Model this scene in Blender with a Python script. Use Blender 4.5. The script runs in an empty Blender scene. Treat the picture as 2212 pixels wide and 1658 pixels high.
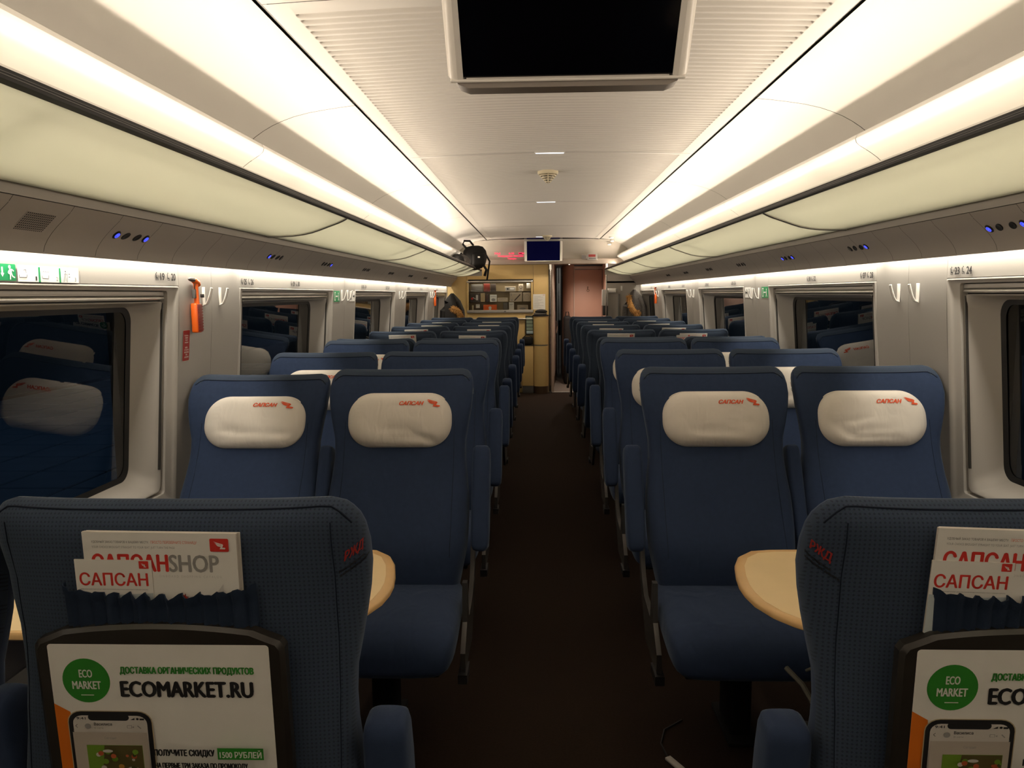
import bpy, bmesh, math, random
from mathutils import Vector, Matrix
random.seed(7)
PI = math.pi
scene = bpy.context.scene
COL = scene.collection

# ------------------------------------------------------------------ camera
def make_camera():
    yaw, pit, rol, f = .0354, .1145, -.0093, 1685.0
    cy, sy, cp, sp = math.cos(yaw), math.sin(yaw), math.cos(pit), math.sin(pit)
    fw = Vector((-sy, cy, 0)); r = Vector((cy, sy, 0))
    f2 = fw * cp + Vector((0, 0, -sp)); u = Vector((0, 0, cp)) + fw * sp
    c, s = math.cos(rol), math.sin(rol)
    r2 = r * c + u * s; u2 = u * c - r * s
    cd = bpy.data.cameras.new('camera'); cam = bpy.data.objects.new('camera', cd)
    cd.sensor_fit = 'HORIZONTAL'; cd.sensor_width = 36.0; cd.lens = 36.0 * f / 2212.0
    cd.clip_start = .02; cd.clip_end = 200
    M = Matrix(((r2.x, u2.x, -f2.x, -.063), (r2.y, u2.y, -f2.y, 0), (r2.z, u2.z, -f2.z, 1.45), (0, 0, 0, 1)))
    cam.matrix_world = M; COL.objects.link(cam); scene.camera = cam
make_camera()
# ------------------------------------------------------------------ world, exposure
w = bpy.data.worlds.new('night'); scene.world = w; w.use_nodes = True
w.node_tree.nodes['Background'].inputs[0].default_value = (.004, .008, .013, 1)
w.node_tree.nodes['Background'].inputs[1].default_value = .35
scene.view_settings.view_transform = 'Standard'; scene.view_settings.look = 'None'
scene.view_settings.gamma = 1.0; scene.view_settings.use_curve_mapping = False
scene.view_settings.exposure = -0.42
# ------------------------------------------------------------------ lamps of the coach
WARM = (1.0, .835, .665)
def area(name, loc, rot, sx, sy, e, col=WARM):
    d = bpy.data.lights.new(name, 'AREA'); d.shape = 'RECTANGLE'; d.size = sx; d.size_y = sy; d.energy = e; d.color = col
    o = bpy.data.objects.new(name, d); o.location = loc; o.rotation_euler = rot; COL.objects.link(o); return o
COVE_E, SIDE_E, BAND_E, GLASS_E = 2.2, 7.6, 9.5, 3.5
for s in (-1, 1):
    for k in range(7):
        yc = -1.6 + 2.0 * k
        # fluorescent strips lying in the trough of each luggage rack, shining up at the ceiling cove
        area('rack_lamp', (s * 1.03, yc, 1.852), (PI, s * math.radians(-6), 0), .022, 1.96, COVE_E)
        area('rack_lamp', (s * 1.028, yc, 1.853), (PI, s * math.radians(-55), 0), .022, 1.96, SIDE_E)
        # the same tubes shine down on the frosted glass floor of the rack
        area('rack_glass_lamp', (s * 1.06, yc, 1.822), (0, 0, 0), .22, 1.96, GLASS_E)
        # strips behind the lower edge of the service panel, washing the wall above the windows
        if yc < 11: area('window_band_lamp', (s * 1.374, yc, 1.604), (0, s * math.radians(-14), 0), .014, 1.96, BAND_E, (1, .9, .74))
def spot(name, loc, e, col, size=math.radians(90), r=.03, blend=.6):
    d = bpy.data.lights.new(name, 'SPOT'); d.energy = e; d.color = col; d.spot_size = size; d.spot_blend = blend; d.shadow_soft_size = r
    o = bpy.data.objects.new(name, d); o.location = loc; COL.objects.link(o); return o
for k, yy in enumerate((11.66, 12.1)):
    spot('corridor_downlight', (.50 + .1 * k, yy, 1.90), 42, (1, .84, .70), math.radians(150))
area('next_coach_light', (.34, 15.0, 1.95), (math.radians(20), 0, 0), .5, .5, 3, (1, .95, .85))
spot('ceiling_slit_lamp', (0, 10.72, 2.195), 34, (1, .84, .62), math.radians(150), .05)
area('display_case_fill', (-.63, 11.60, 1.625), (0, 0, 0), .85, .06, 1.6, (1, .88, .68))  # unseen fill light added inside the case to brighten the goods
pl = bpy.data.lights.new('platform_lamp', 'AREA'); pl.energy = 22; pl.size = 1.5; pl.color = (.35, .62, 1)
plo = bpy.data.objects.new('platform_lamp', pl); plo.location = (-5.0, 8, 6.0); COL.objects.link(plo)

# ------------------------------------------------------------------ materials
MATS = {}
def mat(name, col, rough=.5, metal=0., spec=.5, noise=None, bump=None, emit=None, sheen=0., coat=0.):
    if name in MATS: return MATS[name]
    m = bpy.data.materials.new(name); m.use_nodes = True; nt = m.node_tree; b = nt.nodes['Principled BSDF']
    b.inputs['Base Color'].default_value = (*col, 1); b.inputs['Roughness'].default_value = rough; b.inputs['Metallic'].default_value = metal
    b.inputs['Specular IOR Level'].default_value = spec
    if sheen: b.inputs['Sheen Weight'].default_value = sheen; b.inputs['Sheen Roughness'].default_value = .4; b.inputs['Sheen Tint'].default_value = (.55, .68, .85, 1)
    if coat: b.inputs['Coat Weight'].default_value = coat; b.inputs['Coat Roughness'].default_value = .08
    if emit: b.inputs['Emission Color'].default_value = (*emit[0], 1); b.inputs['Emission Strength'].default_value = emit[1]
    if noise or bump:
        tc = nt.nodes.new('ShaderNodeTexCoord')
    if noise:
        n = nt.nodes.new('ShaderNodeTexNoise'); n.inputs['Scale'].default_value = noise[0]; n.inputs['Detail'].default_value = 4
        nt.links.new(tc.outputs['Object'], n.inputs['Vector'])
        mx = nt.nodes.new('ShaderNodeMix'); mx.data_type = 'RGBA'
        a = noise[1]
        mx.inputs['A'].default_value = (*[c * (1 - a) for c in col], 1); mx.inputs['B'].default_value = (*[min(1, c * (1 + a)) for c in col], 1)
        nt.links.new(n.outputs['Fac'], mx.inputs['Factor']); nt.links.new(mx.outputs['Result'], b.inputs['Base Color'])
    if bump:
        n2 = nt.nodes.new('ShaderNodeTexNoise'); n2.inputs['Scale'].default_value = bump[0]; n2.inputs['Detail'].default_value = 3
        nt.links.new(tc.outputs['Object'], n2.inputs['Vector'])
        bp = nt.nodes.new('ShaderNodeBump'); bp.inputs['Strength'].default_value = bump[1]; bp.inputs['Distance'].default_value = .002
        nt.links.new(n2.outputs['Fac'], bp.inputs['Height']); nt.links.new(bp.outputs['Normal'], b.inputs['Normal'])
    MATS[name] = m; return m
def srgb(r, g, b):
    return tuple(((c / 255) / 12.92 if c / 255 <= .04045 else ((c / 255 + .055) / 1.055) ** 2.4) for c in (r, g, b))
M_CEIL = mat('ceiling_white', (.82, .79, .74), .42, spec=.4)
M_COVE = mat('cove_white', (.80, .785, .75), .38, spec=.4)
M_WALL = mat('wall_grey', (.32, .305, .285), .5, noise=(220, .03), bump=(400, .08))
M_FRAME = mat('window_frame_grey', (.40, .38, .355), .36)
M_SERV = mat('service_panel_grey', (.33, .30, .275), .5, noise=(300, .04))
M_ALU = mat('aluminium', (.72, .70, .67), .3, .85)
M_CHROME = mat('chrome', (.8, .78, .76), .12, 1)
M_RUBBER = mat('black_rubber', (.008, .008, .009), .6)
M_BLACK = mat('black_plastic', (.010, .010, .011), .45)
M_DKMETAL = mat('dark_grey_metal', (.16, .155, .15), .4, .6)
M_SEAM = mat('dark_seam', (.03, .028, .026), .7)
M_NAVY = mat('navy_seat_cloth', (.024, .040, .088), .9, spec=.2, noise=(60, .12), bump=(900, .25), sheen=.2)
M_PIPE = mat('navy_piping', (.009, .014, .028), .8, spec=.2)
M_CLOTH = mat('cream_headrest_cloth', (.74, .69, .63), .85, spec=.2, bump=(700, .12), noise=(18, .04))
M_LOGO = mat('orange_red_print', (.70, .085, .022), .7)
M_RED = mat('red_print', (.62, .03, .02), .55)
M_TRAY = mat('tray_dark_plastic', (.020, .017, .014), .33, spec=.55)
M_PAPER = mat('white_paper', (.80, .78, .74), .5, noise=(30, .02))
M_PAPER2 = mat('page_edges', (.55, .51, .46), .7)
M_INK = mat('black_ink', (.010, .010, .012), .6)
M_GREYINK = mat('grey_ink', (.30, .29, .28), .6)
M_LGREY = mat('light_grey_ink', (.60, .58, .56), .6)
M_GREEN = mat('green_ink', (.025, .23, .02), .55)
M_SIGN = mat('sign_green', (.0, .27, .09), .4)
M_WHITE = mat('white_print', (.85, .85, .83), .5)
M_ORANGE = mat('orange_plastic', (.80, .13, .008), .38, coat=.3)
M_DKRED = mat('dark_red_plastic', (.22, .016, .008), .45)
M_HOOK = mat('white_enamel', (.80, .78, .75), .25, coat=.4)
M_WOOD = mat('table_laminate', (.80, .60, .32), .35, noise=(9, .08))
M_WOODEDGE = mat('table_beech_edge', (.66, .41, .17), .35, noise=(14, .10))
M_CARPET = mat('brown_carpet', (.020, .0125, .009), .95, spec=.1, noise=(140, .45), bump=(600, .5))
M_LINO = mat('grey_brown_lino', (.16, .135, .115), .5, noise=(25, .1))
M_CREAM = mat('cream_laminate', (.60, .42, .17), .42, noise=(40, .04))
M_CREAM2 = mat('cream_shelf_lining', (.46, .35, .20), .5)
M_PINK = mat('pinkish_wall', (.47, .28, .21), .4, noise=(5, .05))
M_PINKG = mat('taupe_panel', (.46, .36, .30), .42)
M_GREYW = mat('grey_end_wall', (.30, .27, .24), .5)
M_SCREEN = mat('screen_black', (.0012, .0012, .0022), .10, spec=.3)
M_SCREEN2 = mat('screen_dark_blue', (.001, .001, .006), .12, spec=.3, emit=((.004, .004, .05), .35))
M_TVF = mat('television_silver', (.70, .67, .62), .35)
M_TVU = mat('television_grey_bar', (.22, .19, .165), .45)
M_LEDBLUE = mat('blue_led', (.02, .03, .6), .3, emit=((.05, .07, 1.0), 2.6))
M_LEDWHITE = mat('white_led', (.9, .95, 1), .3, emit=((.78, .86, 1.0), 5.0))
M_LEDRED = mat('red_led', (.6, .01, .05), .4, emit=((1, .02, .10), 2.2))
M_DOWN = mat('downlight_glow', (.9, .9, .9), .3, emit=((1, .88, .7), 9.0))
M_BAG = mat('black_bag_cloth', (.010, .009, .009), .75, spec=.3, bump=(60, .5))
M_BAG2 = mat('grey_bag_cloth', (.09, .08, .075), .7, bump=(50, .4))
M_FUR = mat('tan_fur', (.42, .22, .07), .9, spec=.2, noise=(40, .3))
M_JACKET = mat('dark_jacket_cloth', (.008, .006, .005), .7, bump=(25, .6))
M_JACKET2 = mat('mottled_jacket_cloth', (.045, .038, .033), .8, noise=(60, .9), bump=(40, .6))
M_FIN = mat('platform_paver', (.10, .17, .24), .8, noise=(3, .2))
def dotted():
    m = mat('dotted_seat_back_cloth', (.044, .066, .108), .9, spec=.2, sheen=.2); nt = m.node_tree; b = nt.nodes['Principled BSDF']
    tc = nt.nodes.new('ShaderNodeTexCoord'); mp = nt.nodes.new('ShaderNodeMapping'); mp.inputs['Rotation'].default_value = (0, math.radians(45), 0); mp.inputs['Scale'].default_value = (760, 0, 760)
    sx = nt.nodes.new('ShaderNodeSeparateXYZ'); nt.links.new(tc.outputs['Object'], mp.inputs['Vector']); nt.links.new(mp.outputs['Vector'], sx.inputs[0])
    s1 = nt.nodes.new('ShaderNodeMath'); s1.operation = 'SINE'; s2 = nt.nodes.new('ShaderNodeMath'); s2.operation = 'SINE'
    nt.links.new(sx.outputs['X'], s1.inputs[0]); nt.links.new(sx.outputs['Z'], s2.inputs[0])
    mu = nt.nodes.new('ShaderNodeMath'); mu.operation = 'MULTIPLY'; nt.links.new(s1.outputs[0], mu.inputs[0]); nt.links.new(s2.outputs[0], mu.inputs[1])
    rp = nt.nodes.new('ShaderNodeValToRGB'); rp.color_ramp.elements[0].position = .35; rp.color_ramp.elements[1].position = .62
    rp.color_ramp.elements[0].color = (.034, .056, .102, 1); rp.color_ramp.elements[1].color = (.020, .034, .064, 1)
    nt.links.new(mu.outputs[0], rp.inputs[0])
    n = nt.nodes.new('ShaderNodeTexNoise'); n.inputs['Scale'].default_value = 700; nt.links.new(tc.outputs['Object'], n.inputs['Vector'])
    mx = nt.nodes.new('ShaderNodeMix'); mx.data_type = 'RGBA'; mx.blend_type = 'MULTIPLY'; mx.inputs['Factor'].default_value = .55
    nt.links.new(rp.outputs[0], mx.inputs['A']); nt.links.new(n.outputs['Color'], mx.inputs['B'])
    hs = nt.nodes.new('ShaderNodeHueSaturation'); hs.inputs['Saturation'].default_value = .85; hs.inputs['Value'].default_value = 1.25
    nt.links.new(mx.outputs['Result'], hs.inputs['Color']); nt.links.new(hs.outputs[0], b.inputs['Base Color'])
    bp = nt.nodes.new('ShaderNodeBump'); bp.inputs['Strength'].default_value = .35; bp.inputs['Distance'].default_value = .001; bp.invert = True
    nt.links.new(rp.outputs[0], bp.inputs['Height']); nt.links.new(bp.outputs['Normal'], b.inputs['Normal'])
    return m
def folds(m, sc, st):
    nt = m.node_tree; b = nt.nodes['Principled BSDF']; tc = nt.nodes.new('ShaderNodeTexCoord'); mp = nt.nodes.new('ShaderNodeMapping'); mp.inputs['Scale'].default_value = (1.6, 1, .6)
    n = nt.nodes.new('ShaderNodeTexNoise'); n.inputs['Scale'].default_value = sc; n.inputs['Detail'].default_value = 2; n.inputs['Distortion'].default_value = .6
    nt.links.new(tc.outputs['Object'], mp.inputs['Vector']); nt.links.new(mp.outputs['Vector'], n.inputs['Vector'])
    bp_ = nt.nodes.new('ShaderNodeBump'); bp_.inputs['Strength'].default_value = st; bp_.inputs['Distance'].default_value = .02; nt.links.new(n.outputs['Fac'], bp_.inputs['Height'])
    old = b.inputs['Normal'].links[0].from_node if b.inputs['Normal'].links else None
    if old: nt.links.new(bp_.outputs['Normal'], old.inputs['Normal'])
    else: nt.links.new(bp_.outputs['Normal'], b.inputs['Normal'])
folds(M_NAVY, 7, .35); folds(M_CLOTH, 16, .22)
M_DOT = dotted()
def pane_mat():
    m = bpy.data.materials.new('window_glass'); m.use_nodes = True; nt = m.node_tree; nt.nodes.clear()
    out = nt.nodes.new('ShaderNodeOutputMaterial'); tr = nt.nodes.new('ShaderNodeBsdfTransparent'); tr.inputs[0].default_value = (.72, .78, .80, 1)
    gl = nt.nodes.new('ShaderNodeBsdfGlossy'); gl.inputs['Roughness'].default_value = .008; gl.inputs[0].default_value = (1, 1, 1, 1)
    fr = nt.nodes.new('ShaderNodeFresnel'); fr.inputs['IOR'].default_value = 1.52
    mx = nt.nodes.new('ShaderNodeMixShader'); nt.links.new(fr.outputs[0], mx.inputs[0]); nt.links.new(tr.outputs[0], mx.inputs[1]); nt.links.new(gl.outputs[0], mx.inputs[2]); nt.links.new(mx.outputs[0], out.inputs[0])
    return m
M_PANE = pane_mat()
def vit_mat():
    m = bpy.data.materials.new('display_glass'); m.use_nodes = True; nt = m.node_tree; nt.nodes.clear()
    out = nt.nodes.new('ShaderNodeOutputMaterial'); tr = nt.nodes.new('ShaderNodeBsdfTransparent'); tr.inputs[0].default_value = (.92, .93, .92, 1)
    gl = nt.nodes.new('ShaderNodeBsdfGlossy'); gl.inputs['Roughness'].default_value = .02
    fr = nt.nodes.new('ShaderNodeFresnel'); fr.inputs['IOR'].default_value = 1.5
    mx = nt.nodes.new('ShaderNodeMixShader'); nt.links.new(fr.outputs[0], mx.inputs[0]); nt.links.new(tr.outputs[0], mx.inputs[1]); nt.links.new(gl.outputs[0], mx.inputs[2]); nt.links.new(mx.outputs[0], out.inputs[0])
    return m
M_VIT = vit_mat()
def rack_mat():
    m = bpy.data.materials.new('frosted_green_glass'); m.use_nodes = True; nt = m.node_tree; b = nt.nodes['Principled BSDF']
    b.inputs['Base Color'].default_value = (.78, .79, .71, 1); b.inputs['Roughness'].default_value = .32; b.inputs['Specular IOR Level'].default_value = .5
    t = nt.nodes.new('ShaderNodeBsdfTranslucent'); t.inputs[0].default_value = (.84, .86, .78, 1)
    mx = nt.nodes.new('ShaderNodeMixShader'); mx.inputs[0].default_value = .55
    out = nt.nodes['Material Output']; nt.links.new(b.outputs[0], mx.inputs[1]); nt.links.new(t.outputs[0], mx.inputs[2]); nt.links.new(mx.outputs[0], out.inputs[0])
    return m
M_RACK = rack_mat()

# ------------------------------------------------------------------ mesh helpers
class MB:
    def __init__(s): s.v = []; s.f = []; s.m = []
    def add(s, vs, fs, mi=0, M=None):
        o = len(s.v)
        s.v += [tuple(M @ Vector(p)) if M is not None else tuple(p) for p in vs]
        s.f += [[o + i for i in q] for q in fs]; s.m += [mi] * len(fs); return s
    def box(s, c, d, mi=0, M=None):
        x, y, z = (k / 2 for k in d); cx, cy, cz = c
        vs = [(cx + a * x, cy + b * y, cz + e * z) for a in (-1, 1) for b in (-1, 1) for e in (-1, 1)]
        return s.add(vs, [(0, 1, 3, 2), (4, 6, 7, 5), (0, 4, 5, 1), (2, 3, 7, 6), (0, 2, 6, 4), (1, 5, 7, 3)], mi, M)
    def rbox(s, c, d, r, mi=0, M=None, seg=3):
        bm = bmesh.new(); bmesh.ops.create_cube(bm, size=1)
        bmesh.ops.scale(bm, vec=d, verts=bm.verts); bmesh.ops.bevel(bm, geom=list(bm.edges), offset=min(r, min(d) * .49), segments=seg, profile=.5, affect='EDGES')
        bm.verts.index_update()
        vs = [(p.co.x + c[0], p.co.y + c[1], p.co.z + c[2]) for p in bm.verts]; fs = [[q.index for q in f.verts] for f in bm.faces]; bm.free()
        return s.add(vs, fs, mi, M)
    def loft(s, rings, mi=0, cap=True, closed=True, M=None):
        n = len(rings[0]); vs = [p for r in rings for p in r]; fs = []
        for i in range(len(rings) - 1):
            for j in range(n if closed else n - 1):
                k = (j + 1) % n; fs.append((i * n + j, i * n + k, (i + 1) * n + k, (i + 1) * n + j))
        if cap: fs.append(tuple(range(n - 1, -1, -1))); fs.append(tuple((len(rings) - 1) * n + j for j in range(n)))
        return s.add(vs, fs, mi, M)
    def prism(s, poly, o, u, v, depth, mi=0, M=None):
        o, u, v = Vector(o), Vector(u), Vector(v); n = u.cross(v)
        a = [o + u * p[0] + v * p[1] for p in poly]; b = [q + n * depth for q in a]
        return s.loft([a, b], mi, True, True, M)
    def tube(s, pts, r, n=8, mi=0, cap=True, M=None):
        pts = [Vector(p) for p in pts]; rings = []; ref = Vector((0, 0, 1))
        for i, p in enumerate(pts):
            t = (pts[min(i + 1, len(pts) - 1)] - pts[max(i - 1, 0)])
            if t.length < 1e-9: t = Vector((0, 0, 1))
            t.normalize()
            if abs(t.dot(ref)) > .95: ref = Vector((1, 0, 0)) if abs(t.x) < .9 else Vector((0, 1, 0))
            a = t.cross(ref).normalized(); b = t.cross(a); ref = -b if False else ref
            rr = r[i] if isinstance(r, (list, tuple)) else r
            rings.append([p + (a * math.cos(2 * PI * k / n) + b * math.sin(2 * PI * k / n)) * rr for k in range(n)])
        return s.loft(rings, mi, cap, True, M)
    def lathe(s, prof, n=20, mi=0, o=(0, 0, 0), M=None):
        return s.loft([[(o[0] + r * math.cos(2 * PI * k / n), o[1] + r * math.sin(2 * PI * k / n), o[2] + z) for k in range(n)] for r, z in prof], mi, True, True, M)
    def mesh(s, name, mats, sharp=38):
        me = bpy.data.meshes.new(name); me.from_pydata([tuple(p) for p in s.v], [], s.f)
        for m in (mats if isinstance(mats, (list, tuple)) else [mats]): me.materials.append(m)
        if len(me.materials) > 1: me.polygons.foreach_set('material_index', s.m)
        bm = bmesh.new(); bm.from_mesh(me); bmesh.ops.recalc_face_normals(bm, faces=bm.faces); bm.to_mesh(me); bm.free()
        if sharp is not None:
            me.polygons.foreach_set('use_smooth', [True] * len(me.polygons)); me.set_sharp_from_angle(angle=math.radians(sharp))
        me.update(); return me
    def build(s, name, mats, parent=None, loc=None, sharp=38, mw=None):
        return obj(name, s.mesh(name, mats, sharp), parent, loc, mw)
def obj(name, me, parent=None, loc=None, mw=None):
    o = bpy.data.objects.new(name, me); COL.objects.link(o)
    if parent is not None: o.parent = parent
    if loc is not None: o.location = loc
    if mw is not None: o.matrix_basis = mw
    return o
def tag(o, label=None, cat=None, group=None, kind=None):
    if label: o['label'] = label
    if cat: o['category'] = cat
    if group: o['group'] = group
    if kind: o['kind'] = kind
    return o
def empty(name, loc=(0, 0, 0), rz=0, **k):
    o = bpy.data.objects.new(name, None); o.empty_display_size = .05; o.location = loc; o.rotation_euler = (0, 0, rz); COL.objects.link(o)
    return tag(o, **k)
def struct(name, label=None): return empty(name, label=label, kind='structure')
def frame(o, u, v):
    u, v = Vector(u).normalized(), Vector(v).normalized(); n = u.cross(v); o = Vector(o)
    return Matrix(((u.x, v.x, n.x, o.x), (u.y, v.y, n.y, o.y), (u.z, v.z, n.z, o.z), (0, 0, 0, 1)))

# flat print: coloured shapes and lettering laid in thin layers on a local XY plane
_TXT = {}
def text_polys(t, bold, shear):
    key = (t, bold, shear)
    if key in _TXT: return _TXT[key]
    cu = bpy.data.curves.new('t', 'FONT'); cu.body = t; cu.offset = bold; cu.shear = shear; cu.resolution_u = 3; cu.size = 1
    o = bpy.data.objects.new('t', cu); COL.objects.link(o)
    dg = bpy.context.evaluated_depsgraph_get(); me = o.evaluated_get(dg).to_mesh()
    vs = [(p.co.x, p.co.y) for p in me.vertices]; fs = [tuple(p.vertices) for p in me.polygons]
    o.evaluated_get(dg).to_mesh_clear(); bpy.data.objects.remove(o); bpy.data.curves.remove(cu)
    if not vs: vs = [(0, 0), (1, 0), (1, 1)]; fs = [(0, 1, 2)]
    _TXT[key] = (vs, fs); return _TXT[key]
class Print:
    def __init__(s, z0=0., dz=.0002): s.mb = MB(); s.mats = []; s.z = z0; s.dz = dz
    def mi(s, m):
        if m not in s.mats: s.mats.append(m)
        return s.mats.index(m)
    def poly(s, pts, m):
        s.z += s.dz; s.mb.add([(x, y, s.z) for x, y in pts], [tuple(range(len(pts)))], s.mi(m)); return s
    def rect(s, x0, y0, x1, y1, m): return s.poly([(x0, y0), (x1, y0), (x1, y1), (x0, y1)], m)
    def rrect(s, x0, y0, x1, y1, r, m, n=5):
        pts = []
        for cx, cy, a in ((x1 - r, y0 + r, -PI / 2), (x1 - r, y1 - r, 0), (x0 + r, y1 - r, PI / 2), (x0 + r, y0 + r, PI)):
            pts += [(cx + r * math.cos(a + PI / 2 * k / n), cy + r * math.sin(a + PI / 2 * k / n)) for k in range(n + 1)]
        return s.poly(pts, m)
    def disc(s, cx, cy, r, m, n=36, ry=None):
        return s.poly([(cx + r * math.cos(2 * PI * k / n), cy + (ry or r) * math.sin(2 * PI * k / n)) for k in range(n)], m)
    def line(s, x0, y0, x1, y1, w, m):
        dx, dy = x1 - x0, y1 - y0; l = math.hypot(dx, dy) or 1; nx, ny = -dy / l * w / 2, dx / l * w / 2
        return s.poly([(x0 + nx, y0 + ny), (x0 - nx, y0 - ny), (x1 - nx, y1 - ny), (x1 + nx, y1 + ny)], m)
    def text(s, t, x, y, wd, h, m, bold=.0, shear=0., center=False):
        vs, fs = text_polys(t, 0, shear); x0 = min(p[0] for p in vs); x1 = max(p[0] for p in vs); y0 = min(p[1] for p in vs); y1 = max(p[1] for p in vs)
        kx = wd / max(1e-6, x1 - x0); ky = h / max(1e-6, y1 - y0)
        ox = x - wd / 2 if center else x; b = bold * h * 1.6
        for dx, dy in (((0, 0), (-b, 0), (b, 0), (0, b * .6), (0, -b * .6)) if bold else ((0, 0),)):     # heavier strokes: the letters laid over themselves
            s.z += s.dz * .25; s.mb.add([(ox + dx + (p[0] - x0) * kx, y + dy + (p[1] - y0) * ky, s.z) for p in vs], fs, s.mi(m))
        return s
    def bird(s, x, y, wd, h, m):
        for P in ([(0, 1), (.28, .70), (.74, .54), (.80, .62), (.32, .82)], [(.10, .78), (.28, .54), (.70, .40), (.73, .50), (.32, .66)], [(.22, .57), (.38, .37), (.66, .28), (.69, .37), (.42, .49)], [(.70, .62), (.62, .30), (.52, .02), (.96, 0), (1, .10), (.98, .20), (.74, .22), (.84, .56)]):
            s.poly([(x + a * wd, y + b * h) for a, b in P], m)
        return s
    def build(s, name, parent=None, mw=None):
        me = bpy.data.meshes.new(name); me.from_pydata(s.mb.v, [], s.mb.f)
        for m in s.mats: me.materials.append(m)
        me.polygons.foreach_set('material_index', s.mb.m); me.update()
        return obj(name, me, parent, None, mw)

# ================================================================== SETTING
Y0, Y1 = -3.0, 11.5
def interp(pts, z):
    if z <= pts[0][0]: return pts[0][1]
    for (a, b), (c, d) in zip(pts, pts[1:]):
        if z <= c: return b + (d - b) * (z - a) / (c - a)
    return pts[-1][1]
WX = [(0, 1.47), (.3, 1.468), (.7, 1.463), (1.0, 1.4425), (1.35, 1.411), (1.49, 1.405), (1.75, 1.405)]
def wx(z): return interp(WX, z)
# floor
fl = MB().box((0, (Y0 + Y1) / 2, -.02), (2.96, Y1 - Y0, .04)).build('floor', M_CARPET); tag(fl, 'dark brown carpet along the coach', None, None, 'structure')
fl2 = MB().box((.2, 14.0, -.02), (2.9, 4.96, .04)).build('floor', M_LINO); tag(fl2, 'grey brown lino of the end corridor', None, None, 'structure')

# ceiling: ribbed centre panels, cove panels, dark joint channels
ceil = struct('ceiling')
def zc(x): return 2.222 - .020 * (x / .777) ** 2
def centre_panel(ya, yb):
    m = MB(); xs = [-.777, -.745, -.720, -.716, -.712, -.66, -.45, -.2, 0, .2, .45,   .66, .712, .716, .720, .745, .777]
    def depth(x):
        a = abs(x); return 0 if a >= .716 else (.0095 if a > .69 else .006 if a > .6 else .0045)
    pitch = .0462; k0 = math.ceil((ya + .03) / pitch); ys = [(ya, 0)]
    while (k0 + 1) * pitch < yb - .02:
        b = k0 * pitch
        ys += [(b + .012, 0), (b + .0165, .55), (b + .022, 1), (b + .028, 1), (b + .0335, .55), (b + .038, 0)]; k0 += 1
    ys.append((yb, 0))
    rows = [[(x, y, zc(x) + depth(x) * g) for x in xs] for y, g in ys]
    m.loft(rows, 0, False, False)
    return m
JC = [-2.5, -.2, 2.1, 4.4, 6.7, 9.0, 10.95]
for a, b in zip(JC, JC[1:]): centre_panel(a + .002, b - .002).build('ceiling_panel', M_CEIL, ceil, sharp=60)
COVE = [(.794, 2.203), (.85, 2.197), (.91, 2.189), (.98, 2.178), (1.04, 2.164), (1.09, 2.147), (1.13, 2.130), (1.165, 2.111), (1.20, 2.088), (1.235, 2.060), (1.27, 2.02)]
TUBE = [(1.27, 2.035), (1.18, 2.030), (1.12, 2.020), (1.085, 2.010), (1.067, 1.999), (1.060, 1.986), (1.064, 1.973), (1.076, 1.962), (1.096, 1.950), (1.118, 1.936), (1.140, 1.920), (1.162, 1.900), (1.182, 1.876), (1.20, 1.846), (1.215, 1.81), (1.225, 1.74)]
def extrude_profile(prof, s, ya, yb, th=0):
    m = MB(); rows = [[(s * x, y, z) for x, z in prof] for y in (ya, yb)]
    m.loft(rows, 0, False, False); return m
JV = [-3.0, -1.33, .93, 3.195, 5.455, 7.715, 9.975, 11.45]
JT = [-3.0, -1.08, .90, 2.885, 4.865, 6.845, 8.825, 10.805, 11.45]
for s in (-1, 1):
    for a, b in zip(JV, JV[1:]): extrude_profile(COVE, s, a + .0025, b - .0025).build('cove_panel', M_COVE, ceil)
    for a, b in zip(JT, JT[1:]): extrude_profile(TUBE, s, a + .002, b - .002).build('lamp_fascia', M_COVE, ceil)
    MB().box((s * .785, (Y0 + Y1) / 2, 2.213), (.026, Y1 - Y0, .006)).build('joint_channel', M_DKMETAL, ceil)
MB().box((0, 4.25, 2.30), (3.0, 14.6, .04)).build('roof_lining', M_SEAM, ceil)
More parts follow.
